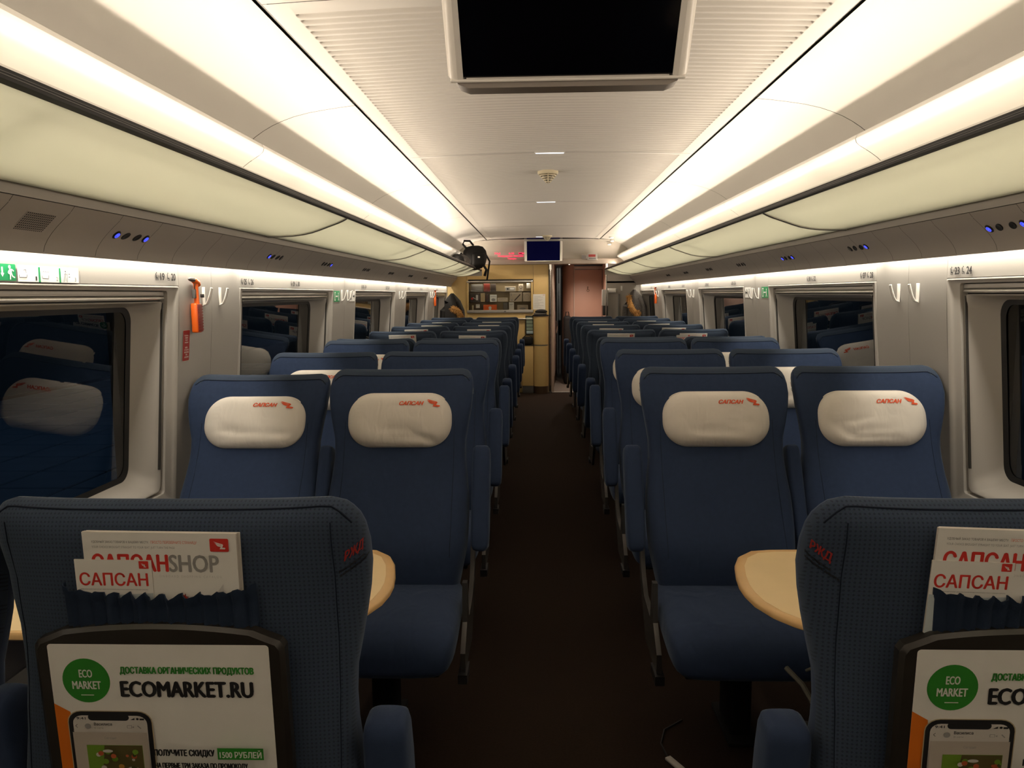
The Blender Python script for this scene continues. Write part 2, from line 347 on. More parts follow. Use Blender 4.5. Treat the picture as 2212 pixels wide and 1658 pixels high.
# side walls: pillar panels, label band over each window, lower panels
WINS = [(-.92, .685), (1.275, 2.885), (3.475, 5.088), (5.69, 7.303), (7.88, 9.493), (10.07, 11.48)]
ZW0, ZW1 = .66, 1.493
def wall_strip(s, ya, yb, za, zb, th=.02):
    zs = sorted({za, zb} | {z for z, _ in WX if za < z < zb}); m = MB()
    ring = lambda y: [(s * wx(z), y, z) for z in zs] + [(s * (wx(z) + th), y, z) for z in reversed(zs)]
    return m.loft([ring(ya), ring(yb)], 0, True, True)
for s, nm in ((-1, 'wall_left'), (1, 'wall_right')):
    W = struct(nm)
    edges = [Y0] + [e for ab in WINS for e in ab] + [Y1]
    for i in range(0, len(edges), 2):
        a, b = edges[i], edges[i + 1]
        if b - a < .05: continue
        mid = (a + b) / 2
        for p, q in ((a, mid), (mid, b)) if b - a < 1 else ((a, b),):
            wall_strip(s, p + .0012, q - .0012, 0, 1.72).build('pillar_panel', M_WALL, W)
    for a, b in WINS:
        wall_strip(s, a + .0008, b - .0008, ZW1, 1.72, .03).build('label_band', M_WALL, W)
        wall_strip(s, a + .0008, b - .0008, 0, ZW0).build('lower_panel', M_WALL, W)
    MB().box((s * 1.60, (Y0 + 11.6) / 2, 1.80), (.03, 14.7, .62)).build('outer_lining', M_SEAM, W)
    MB().box((s * 1.60, (Y0 + 11.6) / 2, .33), (.03, 14.7, .68)).build('outer_lining', M_SEAM, W)
    for i in range(len(WINS) + 1):
        a = Y0 if i == 0 else WINS[i - 1][1] - .13; b = 11.6 if i == len(WINS) else WINS[i][0] + .13
        MB().box((s * 1.60, (a + b) / 2, 1.1), (.03, b - a, .9)).build('outer_lining', M_SEAM, W)
wb = MB().box((0, Y0 - .02, 1.1), (3.0, .04, 2.3)).build('wall_back', M_WALL); tag(wb, kind='structure')
# windows
def rr_loop(y0, y1, z0, z1, r, off, s, n=6):
    pts = []
    for cy, cz, a in ((y1 - r, z0 + r, -PI / 2), (y1 - r, z1 - r, 0), (y0 + r, z1 - r, PI / 2), (y0 + r, z0 + r, PI)):
        for k in range(n + 1):
            y, z = cy + r * math.cos(a + PI / 2 * k / n), cz + r * math.sin(a + PI / 2 * k / n)
            pts.append((s * (wx(z) + off), y, z))
    return pts
wn = 0
for s in (-1, 1):
    for a, b in WINS:
        wn += 1; W = struct('window_%d' % wn)
        L = [  # inset y, z bottom, z top, corner radius, depth behind wall
            (.000, .662, 1.492, .004, .004), (.004, .666, 1.489, .004, -.003), (.012, .674, 1.486, .006, -.004), (.022, .684, 1.484, .01, .003), (.032, .694, 1.481, .012, .009), (.060, .716, 1.476, .012, .010),
            (.065, .720, 1.474, .012, .012), (.066, .720, 1.474, .012, .040), (.080, .732, 1.436, .02, .042), (.081, .733, 1.435, .025, .020), (.088, .738, 1.432, .035, .022), (.098, .748, 1.430, .045, .034), (.118, .765, 1.425, .05, .070), (.143, .790, 1.417, .05, .108), (.147, .794, 1.414, .05, .114)]
        m = MB(); m.loft([rr_loop(a + i, b - i, z0, z1, r, o, s) for i, z0, z1, r, o in L], 0, False, True)
        m.build('window_frame', M_FRAME, W, sharp=50)
        # blind guide slots, set into the frame at both sides
        for yy in (a + .088, b - .088):
            z0, z1 = .815, 1.43
            MB().prism([(s * (wx(z0) + .0185), z0), (s * (wx(z0) + .034), z0), (s * (wx(z1) + .034), z1), (s * (wx(z1) + .0185), z1)], (0, yy - .0035, 0), (1, 0, 0), (0, 0, 1), -.007).build('blind_guide', M_SEAM, W)
        g = MB(); lp = rr_loop(a + .1475, b - .1475, .7945, 1.4135, .05, .1125, s); g.add(lp, [tuple(range(len(lp)))]); g.build('glass_pane', M_PANE, W, sharp=None)
        lo = rr_loop(a + .143, b - .143, .790, 1.417, .05, .1085, s); li = rr_loop(a + .172, b - .172, .812, 1.400, .045, .1105, s)
        MB().loft([lo, li], 0, False, True).build('gasket', M_RUBBER, W)
        MB().rbox((s * 1.436, (a + b) / 2, 1.4465), (.018, b - a - .14, .013), .005).build('blind_bar', M_ALU, W)
        MB().rbox((s * 1.442, (a + b) / 2, 1.4635), (.022, b - a - .13, .016), .003).build('blind_roller', M_FRAME, W)
        MB().rbox((s * 1.448, (a + b) / 2, 1.4375), (.014, b - a - .15, .006), .002).build('blind_bar', M_SEAM, W)
# service panels (curved strip under the luggage racks)
SERV = [(1.258, 1.685), (1.272, 1.668), (1.290, 1.652), (1.309, 1.634), (1.324, 1.618), (1.336, 1.602), (1.345, 1.586), (1.350, 1.568), (1.354, 1.566), (1.356, 1.575)]
for s, tn in ((-1, 'trim_1'), (1, 'trim_2')):
    T = struct(tn); pm = extrude_profile(SERV, s, 0, .2355).mesh('service_panel', M_SERV)
    k = -19
    while 2.0115 + .2375 * k < 11.3: obj('service_panel', pm, T, (0, 2.0115 + .2375 * k, 0)); k += 1
    extrude_profile([(x + .004, z + .003) for x, z in SERV[:8]], s, Y0, 11.45).build('joint_backing', M_SEAM, T)
    extrude_profile([(1.257, 1.7135), (1.256, 1.700), (1.258, 1.687), (1.266, 1.687)], s, Y0, 11.45).build('upper_strip', M_SERV, T)
    extrude_profile([(1.38, 1.69), (1.27, 1.69), (1.275, 1.672), (1.365, 1.61)], s, Y0, 11.45).build('lamp_cover', M_COVE, T)

# ================================================================== LUGGAGE RACKS
RACK = [(.897, 1.792), (.917, 1.781), (.945, 1.769), (.986, 1.755), (1.025, 1.741), (1.06, 1.730), (1.10, 1.722), (1.143, 1.717), (1.20, 1.7145), (1.255, 1.7135)]
DIV = [-3.0, -1.4, 1.02, 3.45, 5.88, 8.30, 10.6, 11.3]
for s, nm in ((-1, 'left'), (1, 'right')):
    R = empty('luggage_rack', label='frosted green glass luggage rack running along the %s side of the coach' % nm, cat='luggage rack', group='overhead luggage racks')
    for a, b in zip(DIV, DIV[1:]):
        ring = lambda y: [(s * x, y, z) for x, z in RACK] + [(s * x, y, z + .007) for x, z in reversed(RACK)]
        MB().loft([ring(a + .006), ring(b - .006)], 0).build('glass_panel', M_RACK, R)
    for d in DIV[1:]:
        m = MB(); up = [(x, z) for x, z in RACK]
        for yy, w_, off, mi in ((d - .008, .016, .006, 0), (d - .016, .008, .004, 1)):
            ring = lambda y: [(s * x, y, z - off) for x, z in up] + [(s * x, y, z + .012) for x, z in reversed(up)]
            m.loft([ring(yy), ring(yy + w_)], mi)
        m.build('divider', [M_DKMETAL, M_ALU], R)
    # front lip: silver edge, black rubber strip with two thin silver lines, trough behind the lip
    def prof(pts, name, mt):
        MB().loft([[(s * x, y, z) for x, z in pts] for y in (Y0, 11.3)], 0).build(name, mt, R)
    prof([(.889, 1.8045), (.893, 1.812), (.905, 1.815), (.912, 1.812), (.912, 1.800), (.892, 1.800)], 'silver_edge', M_ALU)
    prof([(.882, 1.786), (.882, 1.8035), (.905, 1.8035), (.905, 1.786)], 'rubber_strip', M_RUBBER)
    prof([(.8812, 1.7920), (.8812, 1.7932), (.887, 1.7932), (.887, 1.7920)], 'silver_line', M_DKMETAL)
    prof([(.8812, 1.7965), (.8812, 1.7975), (.887, 1.7975), (.887, 1.7965)], 'silver_line', M_DKMETAL)
    prof([(1.012, 1.842), (1.05, 1.842), (1.09, 1.832), (1.09, 1.826), (1.05, 1.836), (1.012, 1.836)], 'lamp_carrier', M_COVE)
    MB().box((s * 1.08, 11.31, 1.765), (.40, .012, .10)).build('end_plate', M_SERV, R)

# ================================================================== SEATS
T0 = math.radians(20.0); PZ = .45; LB = .758
HW = [(-.08, .225), (0, .240), (.10, .258), (.25, .262), (.40, .247), (.47, .245), (.53, .256), (.60, .268), (.655, .273), (.70, .272), (.735, .263), (.752, .248), (.758, .228)]
RF = [(-.08, .10), (0, .135), (.06, .15), (.18, .115), (.35, .075), (.5, .052), (.62, .045), (.69, .034), (.725, .026), (.748, .015), (.758, .004)]
RB = [(-.08, .03), (0, .040), (.2, .047), (.70, .046), (.735, .040), (.748, .028), (.755, .014), (.758, .005)]
WG = [(0, .004), (.35, .008), (.45, .02), (.55, .050), (.65, .056), (.71, .036), (.758, .014)]
def bp(x, v, d):
    return (x, v * math.sin(T0) - d * math.cos(T0), PZ + v * math.cos(T0) + d * math.sin(T0))
PX, PQ = .42, .50
def dface(x, v, front):
    hw = interp(HW, v); a = min(1, abs(x) / hw); c = a ** (1 / PX); sn = math.sqrt(max(0, 1 - c * c))
    return (interp(RF, v) * sn ** PQ if front else -interp(RB, v) * sn ** PQ) + interp(WG, v) * a ** 3
def back_mesh():
    m = MB(); n = 44; rings = []
    vs = [-.08, -.06, -.02, .03, .08, .14, .2, .27, .34, .4, .44, .48, .52, .56, .6, .64, .68, .71, .728, .742, .751, .756, .758]
    for v in vs:
        hw, rf, rb, wg = interp(HW, v), interp(RF, v), interp(RB, v), interp(WG, v); ring = []
        for k in range(n):
            t = 2 * PI * k / n; c, sn = math.cos(t), math.sin(t)
            x = hw * math.copysign(abs(c) ** PX, c); d = (rf if sn > 0 else rb) * math.copysign(abs(sn) ** PQ, sn) + wg * (abs(x) / hw) ** 3
            ring.append(bp(x, v, d))
        rings.append(ring)
    m.loft(rings, 0); 
    # front of the shell carries plain navy, the rear the dotted cloth
    me = m.mesh('backrest', [M_NAVY, M_DOT], 60)
    fn = Vector((0, -math.cos(T0), math.sin(T0)))
    for p in me.polygons:
        d = fn.dot(p.normal); p.material_index = 0 if d > -.05 and p.normal.z < .72 else 1
    return me
BACK = back_mesh()
def strip(pts, r, mi=0, m=None): return (m or MB()).tube(pts, r, 6, mi)
def piping_mesh():
    m = MB()
    for fr in (True, False):
        v = .751 if not fr else .726
        xs = [-.258 + .516 * k / 40 for k in range(41)]
        m.tube([bp(x, v - .05 * max(0, (abs(x) - .225) / .045) ** 2, dface(x, v - .05 * max(0, (abs(x) - .225) / .045) ** 2, fr) + (.0008 if fr else -.0008)) for x in xs], .0014, 6)
        for sx in (-1, 1):
            x = sx * (.205 if fr else .232); vv = [.04 + (.50 if fr else .69) * k / 24 for k in range(25)]
            m.tube([bp(x, q, dface(x, q, fr) + (.0003 if fr else -.0003)) for q in vv], .0008, 5)
    return m.mesh('piping', M_PIPE)
PIPING = piping_mesh()
def pillow_mesh(seed):
    rnd = random.Random(seed); n = 56; hw, hh, r = .199, .104, .094; out = []
    for cx, cz, a in ((hw - r, -hh + r, -PI / 2), (hw - r, hh - r, 0), (-hw + r, hh - r, PI / 2), (-hw + r, -hh + r, PI)):
        out += [(cx + r * math.cos(a + PI / 2 * k / 13), cz + r * math.sin(a + PI / 2 * k / 13)) for k in range(14)]
    folds = [(rnd.uniform(-.12, .12), rnd.uniform(-.08, -.02), rnd.uniform(-.8, .2), rnd.uniform(.006, .016), rnd.uniform(.012, .022)) for _ in range(4)]
    def wr(x, z):
        d = 0
        for fx, fz, sl, amp, wd in folds:
            t = (z - fz) - sl * (x - fx); along = math.exp(-((x - fx) / .085) ** 2); d += amp * .95 * math.exp(-(t / wd) ** 2) * along
        low = max(0, -z - .03) / .07
        return d * min(1, low + .45) * max(0, min(1, (.05 - z) / .05))
    V0 = .545
    def front(x, z, sc): return .058 * max(0, 1 - sc ** 5) ** .6 - wr(x, z) * (1 - sc ** 6)
    rings = []
    for sc, dd in ((.92, -.012), (1.0, 0.0)):
        rings.append([bp(x * sc, V0 + z * sc, .050 + dd) for x, z in out])
    for k in range(1, 15):
        sc = 1 - (k / 14.5) ** 1.6 if k > 3 else 1 - .018 * k
        rings.append([bp(x * sc, V0 + z * sc, .053 + front(x * sc, z * sc, sc)) for x, z in out])
    m = MB(); m.loft(rings, 0)
    hem = [bp(x * 1.002, V0 + z * 1.002, .052) for x, z in out]; m.tube(hem + hem[:2], .0035, 6, 0, False)
    me = m.mesh('headrest_cover', M_CLOTH, 80)
    # printed logo follows the cloth
    P = Print(); P.text('САПСАН', .004, .048, .090, .0150, M_LOGO, .05, .35); P.bird(.098, .043, .056, .033, M_LOGO)
    vs = []
    for x, z, l in P.mb.v:
        a = max(abs(x) / hw, abs(z) / hh); vs.append(bp(x, V0 + z, .053 + front(x, z, min(.97, (abs(x / hw) ** 3 + abs(z / hh) ** 3) ** (1 / 3))) + .0022 + l))
    lm = bpy.data.meshes.new('logo'); lm.from_pydata(vs, [], P.mb.f)
    for q in P.mats: lm.materials.append(q)
    lm.polygons.foreach_set('material_index', P.mb.m); lm.update()
    return me, lm
PILLOWS = [pillow_mesh(k) for k in (3, 11, 5, 23)]
def cushion_mesh():
    m = MB(); n = 32; rings = []
    ys = [(.02, .225, .050, .372), (-.05, .245, .062, .374), (-.15, .252, .066, .376), (-.26, .256, .068, .378), (-.36, .258, .069, .377), (-.44, .258, .069, .373), (-.475, .255, .066, .367), (-.505, .248, .060, .358), (-.527, .236, .048, .349), (-.538, .215, .030, .340), (-.543, .18, .012, .334)]
    for y, hw, hz, cz in ys:
        rings.append([(hw * math.copysign(abs(math.cos(2 * PI * k / n)) ** .35, math.cos(2 * PI * k / n)), y, cz + hz * math.copysign(abs(math.sin(2 * PI * k / n)) ** .5, math.sin(2 * PI * k / n))) for k in range(n)])
    m.loft(rings, 0); return m.mesh('seat_cushion', M_NAVY, 60)
CUSH = cushion_mesh()
def armrest_mesh():
    m = MB(); n = 20; rings = []
    for v, hx, hd, dc in ((.065, .012, .016, .050), (.070, .024, .030, .046), (.085, .031, .040, .040), (.13, .034, .044, .034), (.25, .034, .042, .024), (.38, .034, .040, .012), (.430, .033, .038, .006), (.447, .030, .034, .004), (.455, .022, .024, .003)):
        rings.append([bp(hx * math.copysign(abs(math.cos(2 * PI * k / n)) ** .45, math.cos(2 * PI * k / n)), v, dc + hd * math.copysign(abs(math.sin(2 * PI * k / n)) ** .45, math.sin(2 * PI * k / n))) for k in range(n)])
    m.loft(rings, 0); return m.mesh('armrest', M_NAVY, 60)
ARM = armrest_mesh()
SIDE = MB().prism([(-.36, .235), (-.10, .235), (.06, .40), (.10, .52), (.075, .53), (.02, .43), (-.05, .375), (-.20, .36), (-.235, .50), (-.262, .50), (-.275, .37), (-.36, .30)], (0, 0, 0), (0, 1, 0), (0, 0, 1), .016).mesh('side_bracket', mat('bracket_grey', (.085, .082, .08), .4, .6))
SIDE2 = MB().box((.008, -.33, .222), (.03, .10, .03)).mesh('bracket_foot', M_BLACK)
BASE = MB().rbox((0, -.26, .290), (.42, .42, .035), .008).mesh('seat_pan', M_BLACK)
LEG = MB().rbox((0, -.25, .145), (.07, .16, .28), .012).rbox((0, -.25, .008), (.10, .26, .014), .004).mesh('pedestal_leg', mat('pedestal_black', (.006, .006, .006), .85, spec=.2))
def tray_mesh():
    # arched dark shell hanging on the rear of the backrest
    w2 = .1745; top = []; N = 14
    for k in range(N + 1):
        x = -w2 + .02 + (2 * w2 - .04) * k / N; top.append((x, .604 - .016 * (x / w2) ** 2 - (.006 if k in (0, N) else 0)))
    poly = [(-w2 + .012, .285), (-w2, .295), (-w2, .571), (-w2 + .006, .580)] + top + [(w2 - .006, .580), (w2, .571), (w2, .295), (w2 - .012, .285)]
    m = MB(); A = [bp(x, v, -.054) for x, v in poly]; B = [bp(x, v, -.068) for x, v in poly]
    cx, cv = 0, .44
    C = [bp(cx + (x - cx) * .965, cv + (v - cv) * .968, -.073) for x, v in poly]
    m.loft([A, B, C], 0); return m.mesh('tray_table', M_TRAY, 30)
TRAY = tray_mesh()
def rear_frame(x, v, d):   # print plane on the rear of the backrest
    o = bp(x, v, d); a = (0, math.sin(T0), math.cos(T0)); return frame(o, (-1, 0, 0), a)
def poster():
    P = Print(); W, H = .340, .300
    P.rrect(0, -H, W, 0, .006, M_PAPER)
    P.poly([(0, -.112), (.024, -.128), (.036, -H + .004), (0, -H + .006)], M_ORANGE_INK)
    P.disc(.055, -.068, .0369, M_GREEN, 40, .0415); P.text('ECO', .055, -.062, .020, .0145, M_PAPER, .02, 0, True); P.text('MARKET', .055, -.0835, .044, .0145, M_PAPER, .02, 0, True); P.rect(.045, -.0955, .065, -.0940, M_PAPER)
    P.text('ДОСТАВКА ОРГАНИЧЕСКИХ ПРОДУКТОВ', .1096, -.0560, .205, .0150, M_GREEN, .03)
    P.text('ECOMARKET.RU', .1085, -.0970, .203, .029, M_INK, .035)
    # telephone picture
    P.rrect(.019, -H + .002, .152, -.124, .022, M_GOLD); P.rrect(.0205, -H + .002, .1505, -.1255, .021, M_INK); P.rrect(.0275, -H + .002, .1435, -.133, .015, M_LGREY2)
    P.rrect(.052, -.1425, .116, -.130, .006, M_INK)
    P.text('9:41', .034, -.1405, .014, .0045, M_INK, .02)
    P.poly([(.118, -.1405), (.125, -.1405), (.125, -.1365)], M_INK); P.disc(.1295, -.1385, .0022, M_INK, 10); P.rect(.133, -.1405, .140, -.1372, M_INK)
    P.rect(.0275, -.162, .1435, -.1615, M_LGREY); P.line(.032, -.152, .035, -.149, .0008, M_INK); P.line(.032, -.152, .035, -.155, .0008, M_INK)
    P.disc(.0515, -.152, .005, M_GREYINK, 14); P.text('Василиса', .0615, -.1505, .028, .0055, M_INK, .015); P.text('В сети', .0615, -.157, .014, .0035, M_GREYINK)
    P.rrect(.113, -.155, .121, -.1495, .001, M_GREYINK); P.rrect(.1138, -.1543, .1202, -.1502, .001, M_LGREY2); P.poly([(.1215, -.1525), (.124, -.1505), (.124, -.1545)], M_GREYINK); P.line(.130, -.1495, .135, -.155, .0016, M_GREYINK)
    P.rect(.0275, -H + .002, .1435, -.1625, M_TAUPE); P.text('Сегодня', .0855, -.1765, .018, .0055, M_GREYINK, 0, 0, True)
    P.rect(.047, -H + .003, .1345, -.187, M_FOODG)
    rn = random.Random(4)
    P.poly([(.075, -.1875), (.134, -.1875), (.134, -H + .004), (.07, -H + .004), (.066, -.25), (.072, -.215)], M_FOODB)
    for _ in range(46):
        P.disc(rn.uniform(.066, .132), rn.uniform(-H + .012, -.192), rn.uniform(.0016, .006), rn.choice([M_FOODR, M_FOODO, M_FOODG, M_FOODB2, M_PAPER2]), 9)
    P.disc(.086, -.190, .008, M_LGREY, 16, .003)
    P.text('ПОЛУЧИТЕ СКИДКУ', .158, -.2000, .093, .0145, M_INK, .035); P.rect(.256, -.2035, .327, -.1815, M_GREEN); P.text('1500 РУБЛЕЙ', .2915, -.2000, .064, .0150, M_PAPER, .015, 0, True)
    P.text('НА ПЕРВЫЕ ТРИ ЗАКАЗА ПО ПРОМОКОДУ', .158, -.2220, .143, .0115, M_INK, .035)
    P.rect(.159, -.2490, .2275, -.2280, M_GREEN); P.text('SKIDKA1500', .193, -.2455, .057, .0135, M_PAPER, .015, 0, True)
    return P
M_ORANGE_INK = mat('orange_ink', (.72, .17, .008), .6); M_GOLD = mat('gold_ink', (.50, .40, .25), .5); M_LGREY2 = mat('screen_grey_ink', (.62, .58, .54), .6); M_TAUPE = mat('chat_taupe_ink', (.48, .42, .36), .6)
M_FOODG = mat('leaf_green_ink', (.16, .30, .025), .6); M_FOODB = mat('herb_brown_ink', (.10, .08, .022), .6); M_FOODB2 = mat('herb_dark_ink', (.05, .06, .012), .6); M_FOODR = mat('tomato_ink', (.45, .09, .03), .6); M_FOODO = mat('carrot_ink', (.50, .25, .04), .6)
_po = poster().build('poster'); POSTER = _po.data; bpy.data.objects.remove(_po)
def pocket_mesh():
    m = MB(); nx = 66; rows = []
    for j in range(9):
        t = j / 8; row = []
        for i in range(nx + 1):
            u = i / nx; x = -.135 + .27 * u
            amp = .0045 * (.45 + .55 * t); ph = 25 * u * PI + 1.3 * math.sin(9 * u) 
            top = .655 - .012 * math.sin(PI * u) + .0035 * math.sin(ph * .9 + 1)
            v = .590 + (top - .590) * t
            d = -.064 - amp * math.sin(ph) - .0025 * math.sin(ph * 2.1 + 2) - (.003 if t > .85 else 0) + (.014 * max(0, (abs(u - .5) - .44) / .06))
            row.append(bp(x, v, d))
        rows.append(row)
    back = [[(p[0], p[1] - .004 * math.cos(T0) * 1, p[2]) for p in r] for r in rows]
    m.loft(rows, 0, False, False); m.loft(back, 0, False, False); m.loft([rows[-1], back[-1]], 0, False, False)
    return m.mesh('pocket', mat('pocket_navy_cloth', (.018, .030, .058), .9, spec=.2, bump=(500, .3)), 180)
POCKET = pocket_mesh()
M_CREST = mat('dull_red_print', (.34, .022, .018), .8)
def crest_mesh(sx):
    # small railway crest printed on the aisle wing of the cover, wrapped round the rear corner
    P = Print(); P.text('РЖД', -.016, .003, .032, .018, M_CREST, .02, .25); P.text('Российские', -.024, -.008, .040, .005, M_INK, .03); P.text('железные дороги', -.024, -.016, .052, .005, M_INK, .03)
    vs = []; cache = {}
    for x, z, l in P.mb.v:
        v = .668 + z + .45 * x * sx; kv = round(v, 3)
        if kv not in cache:
            hw, rb, rf, wg = interp(HW, kv), interp(RB, kv), interp(RF, kv), interp(WG, kv); tb = []; acc = 0; last = None
            for k in range(121):      # from the middle of the rear, round the corner, to the front
                t = -PI / 2 + PI * k / 120; c, sn = math.cos(t), math.sin(t)
                xx = hw * abs(c) ** PX; d = (rf if sn > 0 else rb) * math.copysign(abs(sn) ** PQ, sn) + wg * (xx / hw) ** 3
                if last: acc += math.hypot(xx - last[0], d - last[1])
                tb.append((acc, xx, d)); last = (xx, d)
            cache[kv] = tb
        tb = cache[kv]; ai = .268 + sx * x    # arc position measured from the centre of the rear
        for a, b in zip(tb, tb[1:]):
            if b[0] >= ai: break
        f = (ai - a[0]) / max(1e-6, b[0] - a[0]); xx = a[1] + (b[1] - a[1]) * f; d = a[2] + (b[2] - a[2]) * f
        tx, td = b[1] - a[1], b[2] - a[2]; q = math.hypot(tx, td) or 1; nx, nd = -td / q, tx / q
        if nd > 0 and xx < .25: nx, nd = -nx, -nd
        if nx < 0: nx, nd = -nx, -nd
        off = .0022 + l; vs.append(bp(-sx * (xx + nx * off), v, d + nd * off))
    me = bpy.data.meshes.new('crest'); me.from_pydata(vs, [], P.mb.f)
    for q in P.mats: me.materials.append(q)
    me.polygons.foreach_set('material_index', P.mb.m); me.update(); return me
CREST = {1: crest_mesh(1), -1: crest_mesh(-1)}

ROWS = [(1, 1.113, True), (2, 2.752, False), (3, 3.713, False), (4, 4.70, False), (5, 5.378, True), (6, 6.42, True), (7, 7.36, True), (8, 8.22, True), (9, 9.12, True), (10, 10.03, True)]
ORD = ['', 'first', 'second', 'third', 'fourth', 'fifth', 'sixth', 'seventh', 'eighth', 'ninth', 'tenth']
RECL = {}
def recline_mat(deg):
    p = Vector((0, 0, PZ)); return Matrix.Translation(p) @ Matrix.Rotation(math.radians(-deg), 4, 'X') @ Matrix.Translation(-p)
def put_seat(row, py, away, side, aisle):
    cx = side * (.587 if aisle else (1.138 if row == 1 else 1.155))
    rz = PI if away else 0
    S = empty('train_seat', (cx, py, 0), rz, label='navy seat %s of aisle, %s side, %s row from the front, %s' % ('left' if side < 0 else 'right', 'aisle' if aisle else 'window', ORD[row], 'facing away' if away else 'facing us'), cat='seat', group='navy train seats in rows')
    dg = RECL.get((row, side, aisle), 0.); RM = Matrix.Translation((0, 0, -.040 if row == 1 else 0)) @ recline_mat(dg)
    def part(n, me, mw=None, par=None):
        return obj(n, me, par or S, None, mw)
    lx = (-side if not away else side) * (1 if aisle else 1)      # local x sign of the aisle side
    part('backrest', BACK, RM); part('piping', PIPING, RM)
    pm, lm = PILLOWS[(row * 3 + (0 if side < 0 else 1) + (0 if aisle else 2)) % 4]
    h = part('headrest_cover', pm, RM); obj('logo', lm, h)
    part('seat_cushion', CUSH); part('seat_pan', BASE); part('pedestal_leg', LEG)
    off = 0.
    t = part('tray_table', TRAY, RM @ Matrix.Translation((off, 0, 0)))
    obj('poster', POSTER, t, None, rear_frame(.1535, .5765, -.0735) @ Matrix.Diagonal((.905, .80, 1, 1)))
    part('pocket', POCKET, RM @ Matrix.Translation((off, 0, 0)))
    if row < 5: part('crest', CREST[-lx], RM)
    if aisle:
        part('armrest', ARM, Matrix.Translation((0, 0, -.03 if row == 1 else 0)) @ RM @ Matrix.Translation((lx * (.295 if row == 1 else .305), 0, 0)))
        part('armrest', ARM, RM @ Matrix.Translation((-lx * .284, 0, 0)) @ Matrix.Diagonal((.74, 1, 1, 1)))
        if row > 1: part('side_bracket', SIDE, Matrix.Translation((lx * .272 - .008, 0, 0)))
        if row > 1: part('bracket_foot', SIDE2, Matrix.Translation((lx * .272 - .008, 0, 0)))
    return S, RM, off
RECL[(2, -1, False)] = 5.0
for sd in (-1, 1):
    RECL[(1, sd, True)] = -16; RECL[(1, sd, False)] = -15
RECL[(2, 1, True)] = -.6; RECL[(2, 1, False)] = -.6; RECL[(3, 1, True)] = -.5; RECL[(4, -1, True)] = .6; RECL[(3, -1, True)] = .4; RECL[(3, -1, False)] = 1.0
SEATS = {}
for row, py, away in ROWS:
    for side in (-1, 1):
        for aisle in (True, False):
            SEATS[(row, side, aisle)] = put_seat(row, py, away, side, aisle) + (away,)

# ---- magazines in the seat pockets
def mag_cover():
    P = Print(); W = .222
    P.rect(0, -.20, W, 0, M_PAPER)
    P.text('УДОБНЫЙ ЗАКАЗ ТОВАРОВ К ВАШЕМУ МЕСТУ.', .013, -.0165, .083, .0050, M_INK, .0); P.text('ПРОСТО ПЕРЕВЕРНИТЕ СТРАНИЦУ', .099, -.0168, .066, .0050, M_LOGO)
    P.text('YOUR CHOICE BROUGHT STRAIGHT TO YOUR SEAT. JUST TURN THE PAGE', .013, -.0245, .120, .0042, M_GREYINK)
    P.text('САПСАН', .012, -.058, .109, .0255, M_RED, .03); P.text('SHOP', .1235, -.058, .071, .0255, M_GREYINK, .02)
    P.text('O N B O A R D   S H O P P I N G   C A T A L O G', .108, -.0665, .090, .0035, M_LGREY)
    P.rrect(.184, -.0265, .211, -.007, .002, M_RED); P.bird(.1895, -.0225, .017, .0115, M_PAPER)
    P.poly([(.178, -.105), (.200, -.075), (.200, -.105)], M_LGREY)
    P.disc(.140, -.099, .0068, M_RED, 18); P.line(.1345, -.1035, .124, -.110, .0009, M_DKRED); P.poly([(.145, -.094), (.149, -.095), (.1475, -.097)], M_DKRED); P.poly([(.143, -.0925), (.1445, -.0895), (.1455, -.0935)], M_DKRED)
    return P
def small_cover():
    P = Print(); P.rect(0, -.16, .112, 0, M_PAPER); P.text('САПСАН', .006, -.039, .099, .0195, M_RED, .02)
    P.text('ИНФОРМАЦИОННЫЙ БУКЛЕТ ДЛЯ ПАССАЖИРОВ ВЫСОКОСКОРОСТНОГО ПОЕЗДА САПСАН', .006, -.0455, .098, .0018, M_INK)
    P.rrect(.094, -.0125, .108, -.001, .001, M_RED); P.bird(.097, -.010, .008, .006, M_PAPER); P.poly([(0, -.16), (.112, -.16), (.112, -.049), (.05, -.053), (0, -.049)], M_MIST)
    return P
M_MIST = mat('pale_blue_ink', (.52, .58, .60), .6)
_a = mag_cover().build('a'); MAGC = _a.data; bpy.data.objects.remove(_a)
_a = small_cover().build('a'); SMALLC = _a.data; bpy.data.objects.remove(_a)
MAGB = MB().box((.111, -.10, -.0022), (.222, .20, .0042)).box((.1125, -.0995, -.0048), (.222, .199, .001)).box((.1145, -.1, -.0062), (.222, .2, .0016)).mesh('pages', M_PAPER2)
SMALLB = MB().box((.056, -.08, -.001), (.112, .16, .0018)).mesh('pages', M_PAPER2)
def put_mag(key, v, x, roll=0, small=False, label=''):
    S, RM, off, away = SEATS[key]
    d = -.0550 if not small else -.0565
    Mw = Matrix.Translation(S.location) @ Matrix.Rotation(S.rotation_euler.z, 4, 'Z') @ RM @ Matrix.Translation((off, 0, 0)) @ rear_frame(x, v, d) @ Matrix.Rotation(roll, 4, 'Z') @ Matrix.Scale(.955, 4)
    o = empty('brochure' if small else 'magazine', label=label, cat='brochure' if small else 'magazine', group='brochures in seat pockets' if small else 'shopping magazines in seat pockets'); o.matrix_basis = Mw
    obj('pages', SMALLB if small else MAGB, o); obj('cover', SMALLC if small else MAGC, o)
put_mag((1, -1, True), .731, .098, -.012, False, 'white shopping magazine standing in the pocket of the nearest left seat')
put_mag((1, -1, True), .692, .112, -.01, True, 'small white brochure in front of the magazine in nearest left seat')
put_mag((1, 1, True), .738, .131, -.035, False, 'white shopping magazine standing in the pocket of the nearest right seat')
put_mag((1, 1, True), .694, .136, -.035, True, 'small white brochure in front of the magazine in nearest right seat')
rn = random.Random(12)
